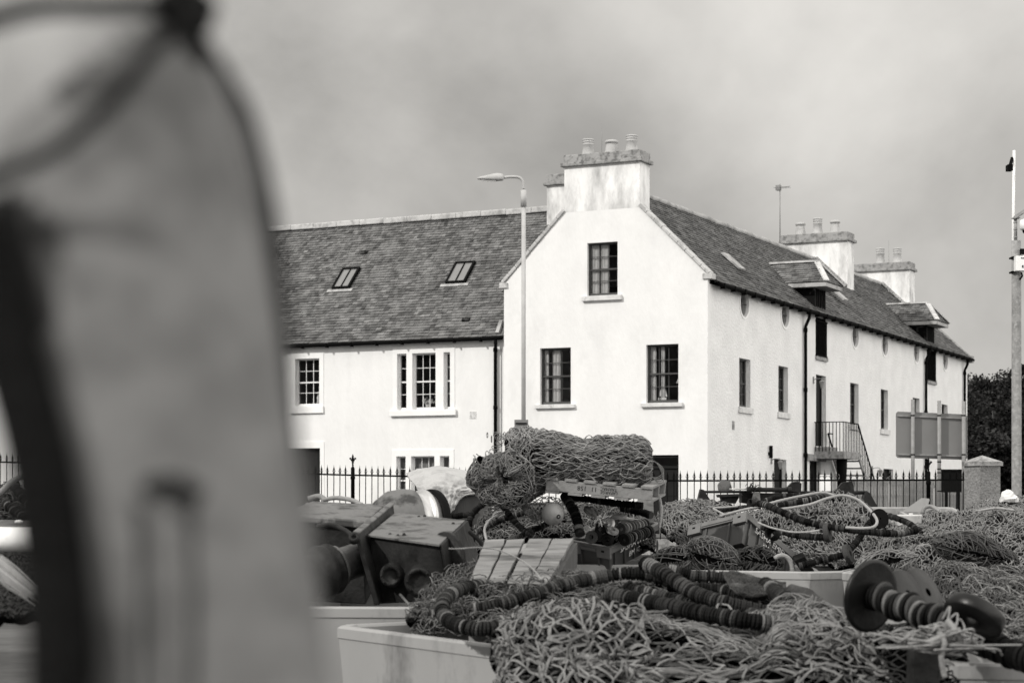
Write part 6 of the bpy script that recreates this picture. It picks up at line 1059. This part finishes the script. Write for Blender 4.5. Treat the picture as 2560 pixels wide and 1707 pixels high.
m = MB(); tg = np.random.RandomState(3)
for k in range(36): a = V((Xd(1882)+tg.randn()*.04, d-.05+tg.randn()*.03, Zd(1218)+tg.randn()*.015)); m.tube([a, a+V(tg.randn(3)*.03)], .004, 4)
tag(m.build('weed_tuft', twine_dark), 'tuft of dried weed caught on the ram of the trawl beam', 'weed')
# ---------------------------------------------------------------- big bobbins, front right
GB = 'rubber bobbin discs of the near ground rope'
ax = V((.60, -.78, -.13)).normalized(); c0 = at(2190, 1492, 8.35)
def bobbin(lb, c, ax, prof, m_=rubber_smooth, hole=True):
    mb = MB(); T = axisM(c, ax); mb.grid([[T @ V((rr*math.cos(a), rr*math.sin(a), z)) for a in np.linspace(0, 2*PI, 49)[:-1]] for rr, z in prof], wrap=True); return tag(mb.build('bobbin', m_), lb, 'bobbin', GB)
R0 = .158; bobbin('largest black rubber bobbin disc, at the left end of the spool', c0-ax*.03, ax, [(.02, -.014), (R0*.97, -.012), (R0, -.006), (R0, .004), (R0*.98, .009), (R0*.9, .008), (R0*.5, .012), (.02, .014)])
cs_ = [c0+ax*(-.01+.0215*k) for k in range(20)]
SPL = thing('disc_spool', 'row of upright black and worn pale washers between the two bobbin discs', 'spool', tuple(c0+ax*.2)); rq = random.Random(4)
for k, c in enumerate(cs_):
    r = .066*rq.uniform(.86, 1.05)*(1-.006*k); c = c+V((0, 0, .012*math.sin(k*.9)-.002*k)); T = axisM(c, ax+V((rq.uniform(-.1, .1), 0, rq.uniform(-.1, .1)))); mb = MB(); mb.grid([[T @ V((rr*math.cos(a), rr*math.sin(a), z)) for a in np.linspace(0, 2*PI, 41)[:-1]] for rr, z in ((.015, 0), (r*.93, 0), (r, .003), (r, .013), (r*.93, .016), (.015, .016))], wrap=True)
    mb.build('washer', rub[rq.choice((0, 0, 1, 4, 3, 0, 4))], SPL)
mb = MB(); mb.tube([c0, c0+ax*.45], .022, 12); mb.build('core', rub[0], SPL)
ax2 = V((.55, -.45, .35)).normalized(); bobbin('black bobbin disc standing behind the spool', at(2312, 1484, 8.9), ax2, [(.02, -.02), (.125, -.012), (.132, 0), (.125, .012), (.05, .02), (.02, .02)]); bobbin('black bobbin disc just behind the largest one', at(2262, 1488, 8.7), V((.6, -.6, .25)), [(.02, -.02), (.115, -.012), (.122, 0), (.115, .012), (.05, .02), (.02, .02)])
bobbin('thick black rubber disc at the right end of the spool', at(2436, 1538, 7.9), V((.48, .35, .75)), [(.03, -.03), (.118, -.03), (.125, -.022), (.125, .022), (.118, .03), (.03, .03), (.03, -.03)])
mb = MB(); p = at(2345, 1600, 7.7); rk = np.random.RandomState(9)
for k in range(46):
    a = V(rk.randn(3)*.035); q = [p+a, p+a*1.4+V((rk.randn()*.05, -.02, .02)), p+a*.5+V((rk.randn()*.09, -.03, -.01)), p+V((rk.randn()*.13, rk.randn()*.03, rk.randn()*.02-.02))]; mb.tube(spline(q, 5), .0045, 5)
mb.tube(spline([p+V((-.02, -.04, .06)), p+V((.01, -.07, .0)), p+V((.0, -.06, -.06)), p+V((.015, -.05, -.14))], 10), .010, 10, bump=lambda i, a: 1+.2*np.abs(np.sin(1.5*a+i*.8))); mb.tube(spline([p+V((.03, -.03, .08)), p+V((.05, -.06, .04)), p+V((-.02, -.06, .01)), p+V((-.08, -.03, -.02))], 10), .011, 10, bump=lambda i, a: 1+.2*np.abs(np.sin(1.5*a+i*.8)))
tag(mb.build('rope_knot', rope_mid), 'knotted pale rope with a hanging tail beneath the spool', 'rope'); mb = MB()
for s_ in range(30): q0_ = at(2180+rk.rand()*140, 1578+rk.rand()*30, 8.2); mb.tube(spline([q0_, q0_+V((.05, -.02, .02)), q0_+V((.11, -.04, rk.randn()*.02))], 4), .004, 4)
tag(mb.build('loose_strands', rope_mid), 'loose pale strands lying left of the knotted rope under the spool', 'rope')
mb = MB(); a = at(2310, 1640, 7.9); mb.hexa([a+V((-.06, 0, -.5)), a+V((.08, 0, -.5)), a+V((.08, .12, -.5)), a+V((-.06, .12, -.5))], [a+V((-.05, 0, .03)), a+V((.06, 0, .04)), a+V((.06, .1, .04)), a+V((-.05, .1, .03))]); tag(mb.build('timber_post', rust, bevel=.01), 'dark post end under the knotted rope at the bottom right', 'post')
S11 = Surf([[(2150, 1560, 9.6), (2280, 1560, 9.6), (2400, 1580, 9.4)], [(2200, 1620, 8.6), (2300, 1610, 8.5), (2420, 1620, 8.5)], [(2240, 1760, 8.1), (2320, 1760, 8.0), (2420, 1760, 8.1)]], 50, 40, .01, 14)
heap('fishing_net', 'black shadowed netting under the bobbins at the bottom right', 'net', S11, [lambda mb: net(mb, S11, .08, .004, 131, 1, .04, .01)], [DK], 'fishing nets heaped on the tubs')
# hide flap and fuzzy rope by the near disc ropes
SH = Surf([[(1806, 1424, 10.5), (1850, 1428, 10.5), (1900, 1440, 10.5), (1962, 1458, 10.4)], [(1812, 1446, 10.2), (1850, 1446, 10.2), (1900, 1458, 10.2), (1966, 1470, 10.2)], [(1838, 1478, 10), (1866, 1486, 10), (1900, 1486, 10), (1950, 1482, 10.05)], [(1868, 1500, 10.1), (1880, 1504, 10.1), (1900, 1500, 10.1), (1940, 1490, 10.2)]], 60, 40, .008, 21, 16.)
mb = MB(); mb.grid(SH.G); tangle(mb, SH, 900, .05, .0014, 5, 0, .8, 1., .006, 3); o = mb.build('hide_flap', hide); tag(o, 'shaggy hide flap lying over the near disc ropes', 'hide'); o.modifiers.new('s', 'SOLIDIFY').thickness = .006
rope('hide_roll', 'fuzzy hide-wrapped rope end just right of the hide flap', 'hide', [(1980, 1482, 10.2), (2012, 1492, 10.1), (2040, 1514, 9.9), (2062, 1548, 9.7)], .048, hide, n=18)
# ---------------------------------------------------------------- left edge
rope('pale_pipe', 'pale bent pipe arching over the nets at the left edge', 'pipe', [(-20, 1244, 14), (5, 1226, 14), (34, 1200, 14), (80, 1186, 14), (140, 1182, 14)], .022, rope_mid, twist=False)
p = at(-60, 1308, 12.5); q = at(180, 1312, 12.5); m = MB(); m.beam(p, q, .04, .05); tag(m.build('rail', wood), 'wooden rail crossing in front of the nets at the left edge', 'rail')
p = at(46, 1304, 12.4); m = MB(); m.sphere(tuple(p), .024, sc=(1.1, 1, .55)); tag(m.build('rag', white_paint), 'small white rag lying on the wooden rail', 'rag'); m = MB(); m.beam(at(31, 1316, 12.4), at(28, 1380, 12.4), .02, .02, 0, V((0, 1, 0))); tag(m.build('stick', wood), 'short stick hanging below the wooden rail', 'stick')
p = at(-40, 1348, 9.5); m = MB(); m.lathe([(.02, 0), (.05, .005), (.06, .03), (.06, .25), (.05, .275), (.001, .28)], axisM(p, (1, -.05, 0)), 28); tag(m.build('canister', smooth_white), 'white cylinder lying behind the frayed rope at the left edge', 'canister')
mb = MB(); a, b = at(-15, 1400, 6.4), at(92, 1490, 6.2); rk = np.random.RandomState(19)
for k in range(60):
    o_ = V(rk.randn(3)*.012); mb.tube(spline([a+o_, a.lerp(b, .35)+o_*1.1, a.lerp(b, .7)+o_*.9, b+o_*.8], 4), .0035, 4)
tag(mb.build('rope_hank', rope_white), 'thick hank of pale frayed rope at the left edge, out of focus', 'rope')
# ---------------------------------------------------------------- out of focus buoy right in front of the camera
d = .92; A0 = at(580, 2300, d); A1 = at(226, -60, d); u_ = (A1-A0).normalized(); BL = (A1-A0).length
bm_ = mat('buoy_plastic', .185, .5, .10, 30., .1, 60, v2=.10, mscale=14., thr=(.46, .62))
BU = thing('buoy', 'large grey torpedo buoy filling the left side, out of focus, rope round its neck', 'buoy', tuple(A0))
T = axisM(A0, u_, (0, 1, 0)); rpx = lambda p: p/F*d; mb = MB()
pf = np.array([(0, 0), (.0, 220), (.12, 320), (.254, 330), (.314, 337), (.453, 346), (.54, 347), (.614, 350), (.68, 347), (.726, 342), (.797, 328), (.847, 312), (.89, 286), (.932, 245), (.966, 180), (1., 110), (1.03, 40), (1.04, 1)])
tq = np.linspace(0, 1.04, 110); mb.lathe([(max(.0005, rpx(np.interp(t, pf[1:, 0], pf[1:, 1]))), BL*t) for t in tq], T, 64, capb=False, capt=False)
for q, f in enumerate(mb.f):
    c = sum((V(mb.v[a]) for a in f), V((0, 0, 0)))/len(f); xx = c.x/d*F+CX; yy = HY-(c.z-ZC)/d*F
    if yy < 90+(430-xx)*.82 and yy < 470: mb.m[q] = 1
    elif xx < 190+35*math.sin(yy*.011)+25*math.sin(yy*.037+c.y*40) and yy > 520: mb.m[q] = 2  # left side darkened: the body's shade put into its colour
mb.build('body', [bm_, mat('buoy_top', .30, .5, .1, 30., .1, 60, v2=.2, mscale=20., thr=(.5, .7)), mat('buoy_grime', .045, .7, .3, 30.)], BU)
for x_ in (348, 478): q = MB(); q.tube([at(x_, 1262, d-.066), at(x_+6, 1450, d-.068), at(x_+4, 1800, d-.066)], .0016, 6); q.build('moulded_seam', rub[2], BU)
mb = MB()
for k in range(56):
    pass
n0 = at(470, 90, d-.03)
def near_rope(pts, r): mb.tube(spline([at(*p) for p in pts], 10), r, 10)
near_rope([(490, 90, d-.02), (560, 185, d-.01), (618, 290, d-.01), (650, 400, d-.01), (674, 510, d-.01), (694, 640, d-.01), (712, 800, d-.01), (726, 1000, d-.01), (740, 1250, d-.01)], .0033)
near_rope([(470, 60, d-.05), (380, 130, d-.075), (280, 250, d-.085), (160, 360, d-.085), (40, 420, d-.08), (-80, 450, d-.07)], .0035)
near_rope([(480, 30, d-.02), (400, 10, d-.05), (250, 15, d-.07), (100, 20, d-.075), (-60, 60, d-.075)], .0045); near_rope([(480, 40, d), (520, 20, d+.01), (470, -20, d+.02), (400, -30, d)], .005)
mb.sphere(tuple(at(455, 60, d-.03)), .0085); mb.sphere(tuple(at(492, 125, d-.025)), .0075); mb.sphere(tuple(at(500, 55, d-.02)), .0065); mb.sphere(tuple(at(430, 20, d-.04)), .009); rp = mb.build('rope', rope_black, BU)
mb = MB(); mb.tube(spline([at(365, 1222, d-.07), at(405, 1210, d-.072), (at(450, 1214, d-.072)), at(500, 1240, d-.068)], 8), .0042, 10); mb.build('moulded_mark', rub[1], BU)
mb = MB(); mb.tube(spline([at(-170, 420, .86), at(-70, 640, .86), at(32, 900, .86), at(108, 1200, .86), at(146, 1500, .86), at(153, 1800, .86), at(150, 2200, .86)], 10), 84/F*.86, 16); mb.build('rubber_strip', rope_black, BU)  # black strip added along the left edge, standing in for shade on the body
